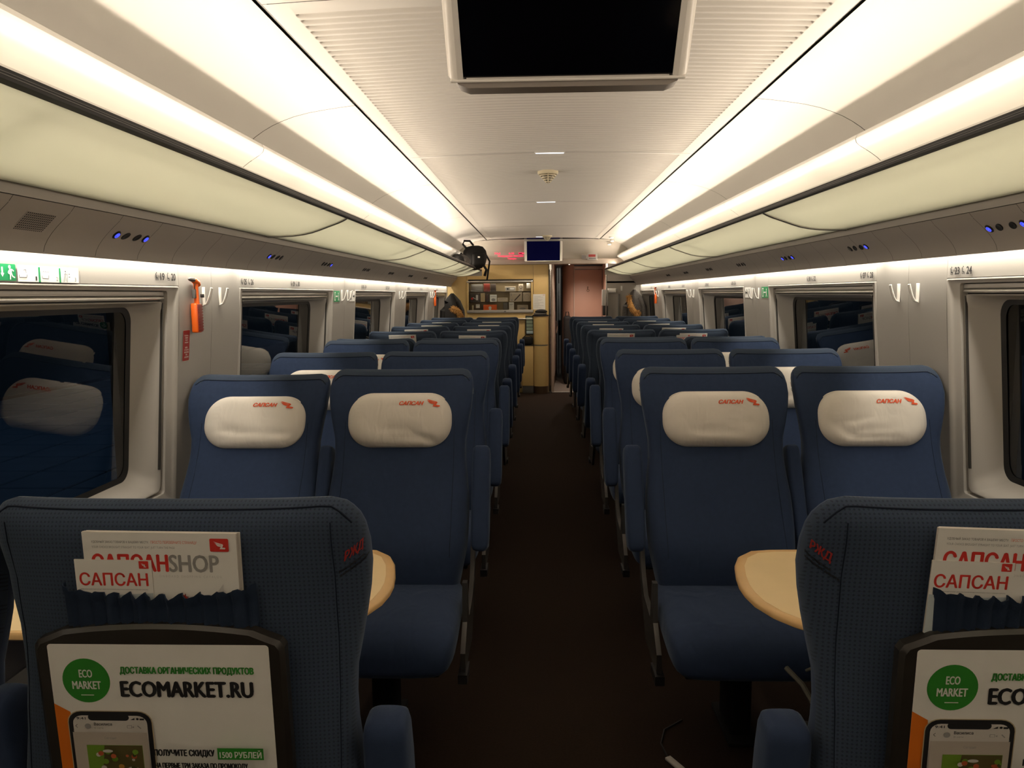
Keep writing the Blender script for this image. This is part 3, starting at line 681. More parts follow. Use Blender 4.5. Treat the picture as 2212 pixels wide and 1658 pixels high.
for row in range(5, 10):
    for side in (-1, 1):
        for aisle in (True, False):
            v = rn.uniform(.742, .750) if row < 7 else rn.uniform(.749, .756)
            if (row, side, aisle) == (6, 1, True): v = .750
            if (row, side, aisle) == (6, 1, False): v = .748
            put_mag((row, side, aisle), v, .111 + rn.uniform(-.02, .02), rn.uniform(-.02, .02), False, 'white magazine in pocket of %s-row seat %s of aisle, %s side' % (ORD[row], 'left' if side < 0 else 'right', 'aisle' if aisle else 'window'))
put_mag((6, 1, False), .735, .150, .03, True, 'small brochure beside the magazine in sixth-row right window seat')

# ================================================================== TABLES
for side, nm in ((-1, 'left'), (1, 'right')):
    out = [(1.39, 2.185), (.66, 2.185), (.585, 2.183), (.53, 2.172), (.488, 2.128), (.462, 2.06), (.446, 1.98), (.438, 1.915), (.438, 1.86), (.446, 1.80), (.470, 1.735), (.505, 1.685), (.55, 1.648), (.61, 1.622), (.70, 1.605), (.85, 1.60), (1.39, 1.60)]
    T = empty('folding_table', (side * .92, 1.9, 0), label='pale wood table with beech edge fixed to %s wall' % nm, cat='table', group='bay tables')
    pts = [(side * x - side * .92, y - 1.9) for x, y in out]
    cx = sum(p[0] for p in pts) / len(pts); 
    def inset(k): return [(p[0] + (side * .05 - p[0]) * k * 1.0, p[1] + (-.008 - p[1]) * k * 1.35) for p in pts]
    m = MB(); m.loft([[(x, y, .700) for x, y in inset(.02)], [(x, y, .706) for x, y in pts], [(x, y, .714) for x, y in pts], [(x, y, .720) for x, y in inset(.012)], [(x, y, .7185) for x, y in inset(.045)]], 0)
    m.build('table_edge', M_WOODEDGE, T, sharp=50)
    MB().loft([[(x, y, .705) for x, y in inset(.043)], [(x, y, .7192) for x, y in inset(.047)]], 0).build('table_top', M_WOOD, T)
    MB().rbox((side * .10, .165, .36), (.05, .06, .68), .01).build('table_leg', M_DKMETAL, T)
    MB().rbox((side * .44, 0, .62), (.05, .40, .16), .01).build('wall_bracket', M_FRAME, T)

# ================================================================== TELEVISIONS
def television(loc, tilt, label, screen, far=False):
    T = empty('television', loc, label=label, cat='television', group='ceiling televisions'); W, H = .535, .335
    R = Matrix.Rotation(tilt, 4, 'X')        # local: screen faces -y, bottom edge at z=0
    def loftx(prof, name, mt, par=T): 
        MB().loft([[(x, y, z) for y, z in prof] for x in (-W / 2, W / 2)], 0).build(name, mt, par, mw=R)
    MB().rbox((0, .030, H / 2), (W - .02, .055, H), .012).build('housing', M_TVF, T, mw=R)
    for s in (-1, 1):
        n = 10; ring = [(s * (W / 2 - .022) + s * .024 * math.cos(PI * k / n - PI / 2) , .004 + .034 * math.sin(PI * k / n - PI / 2)) for k in range(n + 1)] + [(s * (W / 2 - .034), .036), (s * (W / 2 - .034), -.024)]
        MB().loft([[(x, y, z) for x, y in ring] for z in (.004, H - .004)], 0).build('side_rail', M_TVF, T, mw=R)
    MB().rbox((0, -.008, .002), (W - .01, .05, .007), .003).build('bottom_rail', M_TVF, T, mw=R)
    MB().box((0, -.012, H / 2 + .003), (W - .066, .02, H - .008)).build('screen', screen, T, mw=R)
    if not far:
        m = MB(); n = 8; prof = []
        w2 = .232; poly = [(-w2 - .02, .006), (-w2 - .022, -.006), (-w2 - .012, -.020), (-w2 + .010, -.028), (w2 - .010, -.028), (w2 + .012, -.020), (w2 + .022, -.006), (w2 + .02, .006)]
        m.prism(poly, (0, -.02, -.004), (1, 0, 0), (0, 0, 1), -.055); m.build('lower_bar', M_TVU, T)
        for s in (-1, 1): MB().tube([(s * (w2 - .006), -.0205, -.012), (s * (w2 + .004), -.0205, -.016)], .004, 8).build('bar_screw', M_BLACK, T)
    MB().rbox((0, .10, H * .9), (.16, .10, .08), .01).build('mount', M_TVF, T)
    return T
television((.003, 1.835, 1.943), math.radians(40), 'large black ceiling television with silver rails hanging above the aisle', M_SCREEN)
television((.002, 11.20, 1.915), math.radians(8), 'small dark blue television on the far end wall above the counter', M_SCREEN2, True)

# ================================================================== CEILING DETAILS
for k, (yy, wd) in enumerate(((4.40, .155), (6.70, .155), (10.72, .20))):
    L = empty('ceiling_light_slit', (0, yy, zc(0) - .002), label='thin bluish light slit in the %s ceiling joint along the aisle' % ['nearest', 'second', 'farthest'][k], cat='light', group='ceiling light slits')
    MB().rbox((0, 0, 0), (wd + .012, .020, .006), .002).build('bezel', M_CEIL, L); MB().rbox((0, 0, -.002), (wd, .012, .006), .002).build('lens', M_LEDWHITE, L)
for dx, dy, dl in ((-.002, 5.08, 'cream conical smoke detector with slats on the ceiling above the aisle'), (.05, 10.55, 'small smoke detector on the ceiling just above the far television')):
  D = empty('smoke_detector', (dx, dy, 2.222), label=dl, cat='smoke detector', group='ceiling smoke detectors')
  M_CREAMP = mat('cream_plastic', (.70, .62, .44), .45)
  MB().lathe([(.0, .002), (.066, .002), (.066, -.014), (.060, -.020), (.0, -.020)], 28).build('base', M_CREAMP, D)
  for i in range(4): MB().lathe([(.0, -.024 - .012 * i), (.052 - .011 * i, -.024 - .012 * i), (.050 - .011 * i, -.029 - .012 * i), (.0, -.029 - .012 * i)], 24).build('slat', M_CREAMP, D)
  MB().lathe([(.0, -.018), (.040, -.018), (.006, -.070), (0, -.074)], 20).build('core', M_DKMETAL, D)
  for a in range(4):
      t = a * PI / 2; MB().tube([(.055 * math.cos(t), .055 * math.sin(t), -.02), (.008 * math.cos(t), .008 * math.sin(t), -.072)], .003, 6).build('rib', M_CREAMP, D)
# reading lamps with blue buttons
def serv_point(s, t):  # t 0 (top) .. 1 (bottom) on the service panel
    i = t * 7; k = min(6, int(i)); f = i - k; a, b = SERV[k], SERV[k + 1]; x, z = a[0] + (b[0] - a[0]) * f, a[1] + (b[1] - a[1]) * f
    tx, tz = b[0] - a[0], b[1] - a[1]; l = math.hypot(tx, tz); return Vector((s * x, 0, z)), Vector((s * tx / l, 0, tz / l))
BTN_RIM = None
def reading(s, yc, label, lit):
    p, t = serv_point(s, .42); o = empty('reading_lamp_unit', (p.x, yc, p.z), label=label, cat='reading lamp', group='reading lamp units under the racks')
    u = Vector((0, 1, 0)) if s < 0 else Vector((0, -1, 0)); up = -t
    F = frame((0, 0, 0), u, up)
    for i, xx in enumerate((-.085, -.033, .033, .085)):
        if i in (0, 3):
            on = lit[0 if i == 0 else 1]
            MB().lathe([(0, -.001), (.015, -.001), (.015, .002), (.012, .0035), (0, .0035)], 16, M=F @ Matrix.Translation((xx, 0, 0))).build('button_rim', M_BLACK, o)
            m = MB(); Mx = F @ Matrix.Translation((xx, 0, .0035))
            n = 18; r0, r1 = .0070, .0092
            m.loft([[(r * math.cos(2 * PI * k / n), r * math.sin(2 * PI * k / n), z) for k in range(n)] for r, z in ((r1, 0), (r1, .001), (r0, .001), (r0, 0))], 0, False, True, Mx)
            m.build('button_ring', M_LEDBLUE if on else M_DKMETAL, o); MB().add([(-.005, -.003, .0005), (.004, -.004, .0005), (.006, .004, .0005), (-.002, .005, .0005)], [(0, 1, 2, 3)], 0, Mx).build('button_symbol', M_LEDBLUE if on else M_DKMETAL, o, sharp=None)
        else:
            n = 18; MB().loft([[(.018 * k2 * math.cos(2 * PI * k / n), .012 * k2 * math.sin(2 * PI * k / n), z) for k in range(n)] for k2, z in ((1, -.001), (1, .002), (.86, .003), (.5, .0012), (.1, .0008))], 0, True, True, F @ Matrix.Translation((xx, 0, 0)) @ Matrix.Rotation(.5, 4, 'Z')).build('lamp_eye', M_RUBBER, o)
WORDS = ['first', 'second', 'third', 'fourth', 'fifth', 'sixth', 'seventh', 'eighth']
for i, yc in enumerate((2.38, 3.69, 4.60, 5.65, 6.6, 7.6, 8.6)): reading(-1, yc, 'blue lit reading lamp buttons under the left rack, %s unit from the front' % WORDS[i], (i < 2, i < 1 or i == 2))
for i, yc in enumerate((2.375, 3.445, 4.40, 5.4, 6.4, 7.4, 8.4)): reading(1, yc, 'blue lit reading lamp buttons under the right rack, %s unit from the front' % WORDS[i], (i in (0, 2), i < 3))
# loudspeaker grille on the left service strip
p, t = serv_point(-1, .40); G = empty('speaker_grille', (p.x, 1.915, p.z), label='square perforated loudspeaker grille in the left panel under the rack', cat='speaker grille')
F = frame((0, 0, 0), (0, 1, 0), -t); MB().box((0, 0, 0), (.115, .062, .002), M=F).build('plate', M_SERV, G)
m = MB()
for i in range(15):
    for j in range(9):
        x, y = -.052 + .104 * i / 14, -.027 + .054 * j / 8; m.add([(x - .0022, y - .0022, .0014), (x + .0022, y - .0022, .0014), (x + .0022, y + .0022, .0014), (x - .0022, y + .0022, .0014)], [(0, 1, 2, 3)], 0, F)
tag(m.build('perforation', M_SEAM, G, sharp=None), kind='stuff')

# ================================================================== WALL FITTINGS
def wall_frame(s, y, z, off=.0015): return frame((s * (wx(z) - off), y, z), (0, 1 if s < 0 else -1, 0), (s * (wx(z + .05) - wx(z - .05)), 0, .1))
def seat_icon(P, x, y, h, m):
    P.disc(x + .30 * h, y + .92 * h, .10 * h, m, 10); P.line(x + .12 * h, y + .85 * h, x + .22 * h, y + .30 * h, .16 * h, m); P.line(x + .15 * h, y + .28 * h, x + .58 * h, y + .28 * h, .15 * h, m); P.line(x + .58 * h, y + .30 * h, x + .66 * h, y + .0 * h, .11 * h, m); P.line(x + .02 * h, y + .80 * h, x + .10 * h, y + .12 * h, .06 * h, m); P.line(x + .10 * h, y + .08 * h, x + .55 * h, y + .08 * h, .07 * h, m)
def seat_label(s, y, z, t1, t2, where):
    P = Print(); h = .026
    seat_icon(P, -.076, -.014, h * 1.1, M_INK); P.rrect(-.062, .003, -.045, .013, .002, M_GREYINK); P.rrect(-.0605, .0045, -.0465, .0115, .002, M_WALL)
    P.text(t1, -.043, -.013, .030, .025, M_INK, .04); P.rect(-.006, -.018, -.0048, .019, M_GREYINK); seat_icon(P, .004, -.014, h * 1.1, M_INK); P.text(t2, .036, -.013, .032, .025, M_INK, .04)
    o = P.build('seat_number_plate', mw=wall_frame(s, y, z)); tag(o, where, 'label', 'seat number plates above the windows')
seat_label(-1, 2.785, 1.524, '19', '20', 'seat number plate 19 and 20 above the nearest left window')
seat_label(1, 2.785, 1.518, '23', '24', 'seat number plate 23 and 24 above the nearest right window')
seat_label(-1, 3.575, 1.518, '25', '26', 'seat number plate 25 and 26 at the near end of second left window')
seat_label(1, 3.570, 1.520, '27', '28', 'seat number plate 27 and 28 at the near end of second right window')
seat_label(-1, 4.285, 1.518, '29', '30', 'seat number plate 29 and 30 over the middle of second left window')
seat_label(1, 4.285, 1.518, '31', '32', 'seat number plate 31 and 32 over the middle of second right window')
for i, (ya, n) in enumerate(((5.98, 33), (6.92, 37), (8.05, 41), (8.9, 45), (10.3, 49))):
    pl_ = ['near end of third', 'far end of third', 'near end of fourth', 'far end of fourth', 'near end of fifth'][i]
    seat_label(-1, ya, 1.518, str(n), str(n + 1), 'tiny seat number plate at the %s left window' % pl_); seat_label(1, ya, 1.518, str(n + 2), str(n + 3), 'tiny seat number plate at the %s right window' % pl_)
# emergency exit sign strip on the left wall
P = Print(); y0 = 1.80; E = lambda y: y - y0
P.rrect(E(1.80), -.020, E(1.975), .022, .004, M_SIGN)
P.rect(E(1.9205), -.002, E(1.9265), .014, M_WHITE); P.poly([(E(1.9165), -.001), (E(1.9305), -.001), (E(1.9235), -.011)], M_WHITE)
bx = E(1.945)
P.disc(bx + .006, .0145, .0048, M_WHITE, 14); P.poly([(bx + .004, .009), (bx + .014, .010), (bx + .013, -.002), (bx + .004, -.003)], M_WHITE)
P.line(bx + .013, .009, bx + .021, .004, .003, M_WHITE); P.line(bx + .005, .008, bx - .002, .000, .003, M_WHITE); P.line(bx - .002, .000, bx + .004, -.003, .003, M_WHITE)
P.line(bx + .011, -.002, bx + .014, -.009, .0042, M_WHITE); P.line(bx + .014, -.009, bx + .023, -.012, .0032, M_WHITE); P.line(bx + .006, -.003, bx + .005, -.017, .0042, M_WHITE)
P.rect(E(1.978), -.022, E(2.245), .021, M_WHITE)
for yy, n in ((2.062, '1'), (2.152, '2')):
    P.rect(E(yy), -.022, E(yy + .008), .018, M_SIGN)
for yy, n in ((2.052, '1'), (2.142, '2'), (2.228, '3')): P.text(n, E(yy - .003), -.018, .006, .011, M_INK)
P.line(E(1.983), -.010, E(1.983), -.004, .0016, M_INK); P.line(E(1.983), -.011, E(2.012), -.011, .0018, M_INK); P.line(E(2.012), -.011, E(2.014), -.003, .0016, M_INK); P.line(E(2.000), .008, E(2.010), .009, .0016, M_INK); P.line(E(2.008), .008, E(2.010), .001, .0016, M_INK)
P.line(E(2.074), -.004, E(2.076), -.012, .0016, M_INK); P.line(E(2.076), -.012, E(2.102), -.013, .0018, M_INK); P.line(E(2.102), -.012, E(2.103), -.003, .0016, M_INK)
for a in (2.078, 2.086, 2.094, 2.1): P.line(E(a), .004, E(a + .003), .008, .0016, M_INK)
P.line(E(2.168), -.020, E(2.176), .004, .0018, M_INK); P.line(E(2.178), -.018, E(2.176), .004, .0015, M_INK); P.line(E(2.183), -.021, E(2.186), .020, .0016, M_INK); P.line(E(2.176), .004, E(2.184), -.001, .0014, M_INK); P.disc(E(2.176), .009, .0025, M_INK, 10); P.rect(E(2.190), .001, E(2.197), .003, M_INK); P.rect(E(2.190), -.007, E(2.197), -.005, M_INK)
P.rect(E(2.243), -.022, E(2.2442), .012, M_INK)
tag(P.build('emergency_exit_sign', mw=wall_frame(-1, 1.80, 1.516)), 'green emergency exit sign with running figure and three instruction pictures on left wall', 'sign')
# hammers
def hammer(s, y, z, label):
    H = empty('emergency_hammer', (s * wx(z), y, z), label=label, cat='hammer', group='orange emergency hammers'); k = -s   # +k points into the coach
    B = lambda x, yy, zz: (k * x, yy, zz)
    m = MB(); m.rbox(B(.015, 0, -.075), (.026, .046, .114), .007, 0); m.build('holder', M_ORANGE, H)
    m = MB(); m.rbox(B(.028, .002, -.075), (.004, .040, .106), .0015, 0); m.build('grip_panel', M_DKRED, H)
    for i in range(9): MB().box(B(.0315, .002, -.119 + .011 * i), (.003, .036, .0042), 0).build('rib', M_DKRED, H)
    MB().tube([B(.018, .002, -.02), B(.018, .002, .03), B(.018, 0, .060)], [.010, .009, .009], 10).build('handle', M_ORANGE, H)
    MB().tube([B(.018, .022, .052), B(.018, .012, .060), B(.018, -.010, .068), B(.018, -.020, .071)], [.011, .013, .012, .009], 10).build('hammer_head', M_ORANGE, H)
    MB().tube([B(.018, -.018, .071), B(.018, -.045, .073), B(.018, -.062, .0735)], [.010, .008, .002], 8).build('hammer_tip', M_DKMETAL, H)
    MB().rbox(B(.016, -.012, .018), (.012, .020, .036), .003).build('security_tag', M_DKMETAL, H)
    MB().tube([B(.016, -.012, .036), B(.022, -.012, .060)], .0015, 5).build('tag_wire', M_DKMETAL, H)
    MB().rbox(B(.034, .018, .010), (.012, .014, .014), .003).build('clip', M_BLACK, H)
hammer(-1, 2.995, 1.445, 'orange emergency hammer in holder on the nearest left wall pillar')
hammer(-1, 10.0, 1.44, 'small orange emergency hammer far down the left wall beside hanging jacket')
hammer(1, 9.86, 1.45, 'small orange emergency hammer far down the right wall')
P = Print(); P.rrect(-.030, -.060, .030, .060, .006, M_PAPER2)
M_DKREDS = mat('dark_red_sign', (.30, .018, .014), .45)
P.rrect(-.0285, -.0585, .0285, .0585, .005, M_DKREDS)
for i, (tx, wd) in enumerate((('Разбить', .032), ('стекло', .024), ('при', .020), ('аварии', .028), ('', 0), ('ВЫБИТЬ', .020), ('СТЕКЛО', .038), ('МОЛОТКОМ', .036), ('ПРИ', .014), ('АВАРИИ', .034))):
    if tx: P.text(tx, 0, .036 - .0092 * i, wd, .0058, M_PAPER, .01, 0, True)
o = P.build('safety_plate', mw=wall_frame(-1, 2.945, 1.266)); tag(o, 'dark red safety plate with lettering below the orange hammer', 'sign')
# coat hooks
def hook_mesh():
    m = MB(); m.rbox((0, 0, 0), (.004, .024, .075), .0018)
    pts = [(-.002, 0, -.034), (-.012, 0, -.030), (-.020, 0, -.015), (-.027, 0, .005), (-.032, 0, .024), (-.034, 0, .034)]
    n = 10; rings = []
    for i, p in enumerate(pts):
        rings.append([(p[0] + .0035 * math.cos(2 * PI * k / n), .011 * (1 if i < 4 else .9) * math.copysign(abs(math.sin(2 * PI * k / n)) ** .6, math.sin(2 * PI * k / n)), p[2] + .0015 * math.cos(2 * PI * k / n)) for k in range(n)])
    m.loft(rings, 0); return m.mesh('coat_hook', M_HOOK)
HOOK = hook_mesh()
pil = [(2.885, 3.475), (5.088, 5.69), (7.303, 7.88), (9.493, 10.07)]
for s in (-1, 1):
    for i, (a, b) in enumerate(pil):
        for j, yy in enumerate(((a + b) / 2 - .082, (a + b) / 2 + .080)):
            o = obj('coat_hook', HOOK, None, (s * (wx(1.45) - .002), yy, 1.452 if s < 0 else 1.440)); o.rotation_euler = (0, 0, 0 if s > 0 else PI)
            tag(o, 'white coat hook on the %s %s wall pillar, %s of the pair' % (WORDS[i], 'left' if s < 0 else 'right', 'nearer' if j == 0 else 'farther'), 'hook', 'white coat hooks on wall pillars')
# exit direction signs on the second pillars
def exit_sign(s, y, green, label):
    P = Print(); P.rect(-.078, -.036, .078, .036, M_SIGN if green else M_WHITE); c = M_WHITE if green else M_INK
    a = 1 if (green == (s > 0)) else -1
    if green: P.rect(-.060, -.028, -.030, .028, c); P.rect(-.054, -.022, -.036, .022, M_SIGN); P.rect(-.03, -.004, .02, .004, c); P.disc(.035, .018, .007, c, 10); P.line(.035, .010, .035, -.010, .012, c); P.line(.035, -.01, .05, -.028, .007, c); P.line(.035, -.01, .022, -.028, .007, c)
    else: P.disc(-.03 * a, .020, .007, c, 10); P.line(-.03 * a, .012, -.03 * a, -.008, .012, c); P.line(-.03 * a, -.008, -.045 * a, -.028, .007, c); P.line(-.03 * a, -.008, -.012 * a, -.028, .007, c); P.rect(.015 if a > 0 else -.06, -.004, .06 if a > 0 else -.015, .004, c); P.poly([(.05 * a, .016), (.05 * a, -.016), (.07 * a, 0)], c)
    tag(P.build('exit_sign', mw=wall_frame(s, y, 1.447)), label, 'sign', 'exit signs on second pillars')
exit_sign(-1, 5.172, True, 'green exit sign on the second left pillar'); exit_sign(-1, 5.60, False, 'white exit sign with black figure on the second left pillar')
exit_sign(1, 5.160, True, 'green exit sign on the second right pillar'); exit_sign(1, 5.575, False, 'white exit sign with black figure on the second right pillar')

# ================================================================== FAR END
# bulkhead above the beam, bent down from the ceiling
BK = struct('wall_front'); n = 10; rows = []
for k in range(n + 1):
    a = PI / 2 * k / n; y, z0 = 10.96 + .50 * math.sin(a) ** 1.0, 2.205 - .255 * (1 - math.cos(a))
    rows.append([(x, y, z0 - .05 * max(0, abs(x) - .75) / .45 * (1 - k / n)) for x in (-1.2, -.9, -.6, -.3, 0, .3, .6, .9, 1.2)])
MB().loft(rows, 0, False, False).build('bulkhead_panel', mat('bulkhead_gloss_white', (.66, .62, .55), .16, spec=.6), BK)
MB().rbox((0, 11.42, 1.912), (2.9, .16, .075), .01).build('cross_beam', M_PINKG2 if False else mat('beam_taupe', (.36, .30, .25), .4), BK)
MB().box((0, 11.52, 2.1), (3.0, .03, .35)).build('end_lining', M_SEAM, BK)
MB().box((1.19, 11.53, .80), (.54, .04, 1.65)).build('grey_panel', M_GREYW, BK)
MB().box((1.19, 11.53, 1.75), (.54, .04, .30)).build('grey_panel', M_SERV, BK)
MB().box((-1.28, 11.52, .9), (.36, .04, 1.95)).build('cream_side_panel', M_CREAM, BK)
MB().rbox((1.10, 11.495, .72), (.02, .02, 1.44), .004).build('panel_batten', M_DKMETAL, BK)
# cream counter cabinet with display window
CB = empty('serving_cabinet', (-.5, 11.5, 0), label='cream laminate cabinet wall with a display window at the far end', cat='cabinet')
def cbox(n, x0, x1, y0, y1, z0, z1, mt, r=.004): return MB().rbox(((x0 + x1) / 2 + .5, (y0 + y1) / 2 - 11.5, (z0 + z1) / 2), (x1 - x0, y1 - y0, z1 - z0), r).build(n, mt, CB)
cbox('upper_panel', -1.12, -.146, 11.49, 11.53, 1.668, 1.876, M_CREAM); cbox('side_panel', -.144, .080, 11.49, 11.53, 0, 1.876, M_CREAM); cbox('lower_panel', -1.12, -.146, 11.49, 11.53, 0, 1.180, M_CREAM)
cbox('dark_slot', -1.10, -.15, 11.50, 11.53, 1.645, 1.668, M_SEAM); cbox('top_rail', -1.12, -.15, 11.475, 11.53, 1.625, 1.645, M_ALU); cbox('bottom_rail', -1.12, -.15, 11.46, 11.53, 1.182, 1.222, M_FRAME)
cbox('right_post', -.178, -.150, 11.48, 11.53, 1.222, 1.625, M_CREAM); cbox('left_post', -1.12, -1.098, 11.48, 11.53, 1.222, 1.625, M_CREAM)
cbox('rear_lining', -1.12, -.15, 11.78, 11.80, 1.18, 1.65, M_CREAM2); cbox('floor_lining', -1.12, -.15, 11.53, 11.79, 1.20, 1.218, M_CREAM2); cbox('roof_lining', -1.12, -.15, 11.53, 11.79, 1.63, 1.645, M_CREAM2); cbox('cheek', -1.125, -1.105, 11.53, 11.79, 1.2, 1.64, M_CREAM2); cbox('cheek', -.165, -.15, 11.53, 11.79, 1.2, 1.64, M_CREAM2)
cbox('shelf', -1.10, -.18, 11.55, 11.78, 1.336, 1.342, M_VIT, .001); cbox('shelf', -1.10, -.18, 11.55, 11.78, 1.486, 1.492, M_VIT, .001)
cbox('counter_ledge', -1.12, -.146, 11.44, 11.50, 1.085, 1.10, M_ALU); MB().add([(-.598, -.018, 1.222), (.322, -.018, 1.222), (.322, -.018, 1.625), (-.598, -.018, 1.625)], [(0, 1, 2, 3)]).build('glass_pane', M_VIT, CB, sharp=None)
cbox('lock', -.575, -.545, 11.452, 11.462, 1.198, 1.206, M_SEAM, .001)
# goods behind the glass
def goods(name, x0, x1, z0, z1, mt, label, draw=None, dy=0.):
    o = empty(name, ((x0 + x1) / 2, 11.62 + dy, z0), label=label, cat='box', group='goods in the display window')
    w_, h_ = x1 - x0, z1 - z0; MB().rbox((0, .02, h_ / 2), (w_, .04, h_), .003).build('carton', mt, o)
    P = Print()
    if draw: draw(P, w_, h_); P.build('print', o, frame((-w_ / 2, -.0008, 0), (1, 0, 0), (0, 0, 1)))
BR = mat('box_beige', (.52, .43, .33), .5); DKB = mat('box_dark', (.05, .035, .03), .4); RDB = mat('box_deep_red', (.16, .02, .012), .4); GRB = mat('box_grey', (.13, .12, .11), .5)
def d_five(P, w, h): P.text('5', .03 * w + .01, .62 * h, .09 * w, .25 * h, M_GREYINK, .02); P.text('мелодий', .32 * w, .70 * h, .25 * w, .12 * h, M_GREYINK); P.line(.38 * w, .10 * h, .85 * w, .78 * h, .08 * w, DKB); P.disc(.18 * w, .15 * h, .06 * w, M_GREYINK, 14); P.line(.22 * w, .15 * h, .22 * w, .45 * h, .012 * w, M_GREYINK)
def d_face(P, w, h): P.disc(.5 * w, .5 * h, .32 * w, M_GREYINK, 24); P.disc(.5 * w, .48 * h, .28 * w, BR, 24); P.disc(.4 * w, .5 * h, .03 * w, M_INK, 10); P.disc(.6 * w, .5 * h, .03 * w, M_INK, 10)
def d_ring(P, w, h): P.disc(.5 * w, .58 * h, .32 * w, M_INK, 24); P.disc(.5 * w, .58 * h, .23 * w, BR, 24); P.rect(.25 * w, .1 * h, .75 * w, .16 * h, M_GREYINK)
def d_car(P, w, h): P.rrect(.06 * w, .15 * h, .92 * w, .85 * h, .01, M_GREYINK); P.rrect(.45 * w, .4 * h, .86 * w, .7 * h, .008, M_PAPER); P.disc(.25 * w, .5 * h, .08 * w, M_INK, 12)
def d_or(P, w, h): P.disc(.5 * w, .42 * h, .28 * h, M_PAPER, 20); P.rect(.42 * w, .05 * h, .58 * w, .25 * h, M_PAPER)
def d_line(P, w, h): P.rect(.12 * w, .72 * h, .85 * w, .76 * h, M_INK); P.rect(.12 * w, .6 * h, .6 * w, .62 * h, M_GREYINK)
def d_wr(P, w, h): P.disc(.22 * w, .4 * h, .12 * w, M_RED, 14); P.rrect(.62 * w, .2 * h, .85 * w, .85 * h, .006, M_LGREY); P.line(.3 * w, .55 * h, .6 * w, .35 * h, .06 * w, M_LGREY)
def d_scr(P, w, h): P.disc(.5 * w, .28 * h, .3 * w, M_GREYINK, 18, .2 * h); P.rect(.1 * w, .75 * h, .9 * w, .8 * h, M_GREYINK)
goods('gift_box', -.565, -.405, 1.492, 1.565, BR, 'toy vehicle box on the top display shelf', d_car)
goods('gift_box', -.365, -.295, 1.492, 1.598, BR, 'upright pale box with a ring picture on the top display shelf', d_ring)
goods('gift_box', -.245, -.185, 1.535, 1.61, M_PAPER, 'small white card at the top right of the display window', None)
goods('gift_box', -1.0 + .12, -.79, 1.492, 1.61, RDB, 'deep red box on the top display shelf', None); goods('gift_box', -.78, -.70, 1.492, 1.605, DKB, 'dark brown box beside the deep red one on top display shelf', None)
goods('gift_box', -1.07, -.895, 1.492, 1.60, GRB, 'wide grey brown box at the left of top display shelf', None)
goods('gift_box', -.497, -.312, 1.342, 1.478, BR, 'wide beige box with a black pen on the middle display shelf', d_five)
goods('gift_box', -.300, -.172 - .012, 1.342, 1.474, BR, 'square beige box with a round face on the middle display shelf', d_face)
goods('gift_box', -1.085, -.945, 1.342, 1.462, DKB, 'black box with red and white tools on the middle display shelf', d_wr)
goods('gift_box', -.93, -.865, 1.342, 1.47, M_CREAM2, 'plain tan packet on the middle display shelf', None); goods('gift_box', -.852, -.80, 1.342, 1.455, DKB, 'narrow dark packet on the middle display shelf', None)
goods('gift_box', -.79, -.69, 1.342, 1.445, M_PAPER, 'white packet with a grey dome on the middle display shelf', d_scr); goods('gift_box', -.675, -.525, 1.342, 1.40, BR, 'flat striped box on the middle display shelf', d_line)
goods('gift_box', -.890, -.690, 1.218, 1.298, M_ORANGE, 'bright orange box with a white emblem on the bottom display shelf', d_or)
goods('gift_box', -.510, -.435, 1.218, 1.332, M_PAPER, 'tall white box with a black line on the bottom display shelf', d_line)
goods('gift_box', -1.00, -.945, 1.25, 1.305, M_PAPER, 'small white card at the bottom left of the display window', d_line); goods('gift_box', -1.06, -1.035, 1.218, 1.29, M_CREAMP, 'tiny cream bottle box at the bottom left of display window', None)
goods('gift_box', -.595, -.525, 1.218, 1.33, GRB, 'grey packet beside the tall white box on bottom shelf', None); goods('gift_box', -.385, -.225, 1.218, 1.29, BR, 'low pale sketch printed box on the bottom display shelf', d_scr)
# counter block, round column, hat, papers
KC = empty('counter_block', (-.232, 11.43, 0), label='cream counter block with dark kick plate beside the round column', cat='counter')
MB().rbox((0, .02, .405), (.165, .14, .59), .006).build('body', M_CREAM, KC); MB().rbox((0, .026, .055), (.163, .13, .11), .003).build('kick_plate', M_DKMETAL, KC); MB().rbox((0, .02, .706), (.172, .15, .012), .003).build('counter_top', M_BLACK, KC)
CC = empty('round_column', (-.040, 11.42, 0), label='round cream column with a black top at the aisle end of counter', cat='column')
M_KICK = mat('brown_kick_plate', (.11, .07, .045), .3, .5)
MB().lathe([(0, .11), (.108, .11), (.108, .700), (0, .700)], 32).build('lower_drum', M_CREAM, CC); MB().lathe([(0, .718), (.108, .718), (.108, 1.13), (0, 1.13)], 32).build('upper_drum', M_CREAM, CC)
MB().lathe([(0, .70), (.104, .70), (.104, .718), (0, .718)], 32).build('ring', M_DKMETAL, CC); MB().lathe([(0, 0), (.109, 0), (.109, .11), (0, .11)], 32).build('kick_plate', M_KICK, CC); MB().lathe([(0, 1.13), (.118, 1.13), (.118, 1.148), (0, 1.148)], 32).build('top_plate', M_BLACK, CC)
H = empty('folded_hat', (-.045, 11.40, 1.148), label='black folded hat lying on top of the round column', cat='hat')
MB().lathe([(0, 0), (.088, 0), (.095, .012), (.090, .028), (.07, .036), (0, .040)], 20).build('brim', M_BAG2, H); MB().lathe([(0, 0), (.085, .0), (.09, .02), (.06, .04), (.03, .046), (0, .048)], 20, o=(.012, -.005, .034)).build('crown', M_BAG, H)
P = Print(.001); P.rect(-.153, 1.224, .029, 1.448, M_PAPER)
for i in range(12): P.rect(-.135, 1.415 - .015 * i, -.135 + .14 * (.7 + .3 * math.sin(i * 2.3)), 1.4175 - .015 * i, M_GREYINK)
P.rect(-.005, 1.432, .020, 1.437, M_RED)
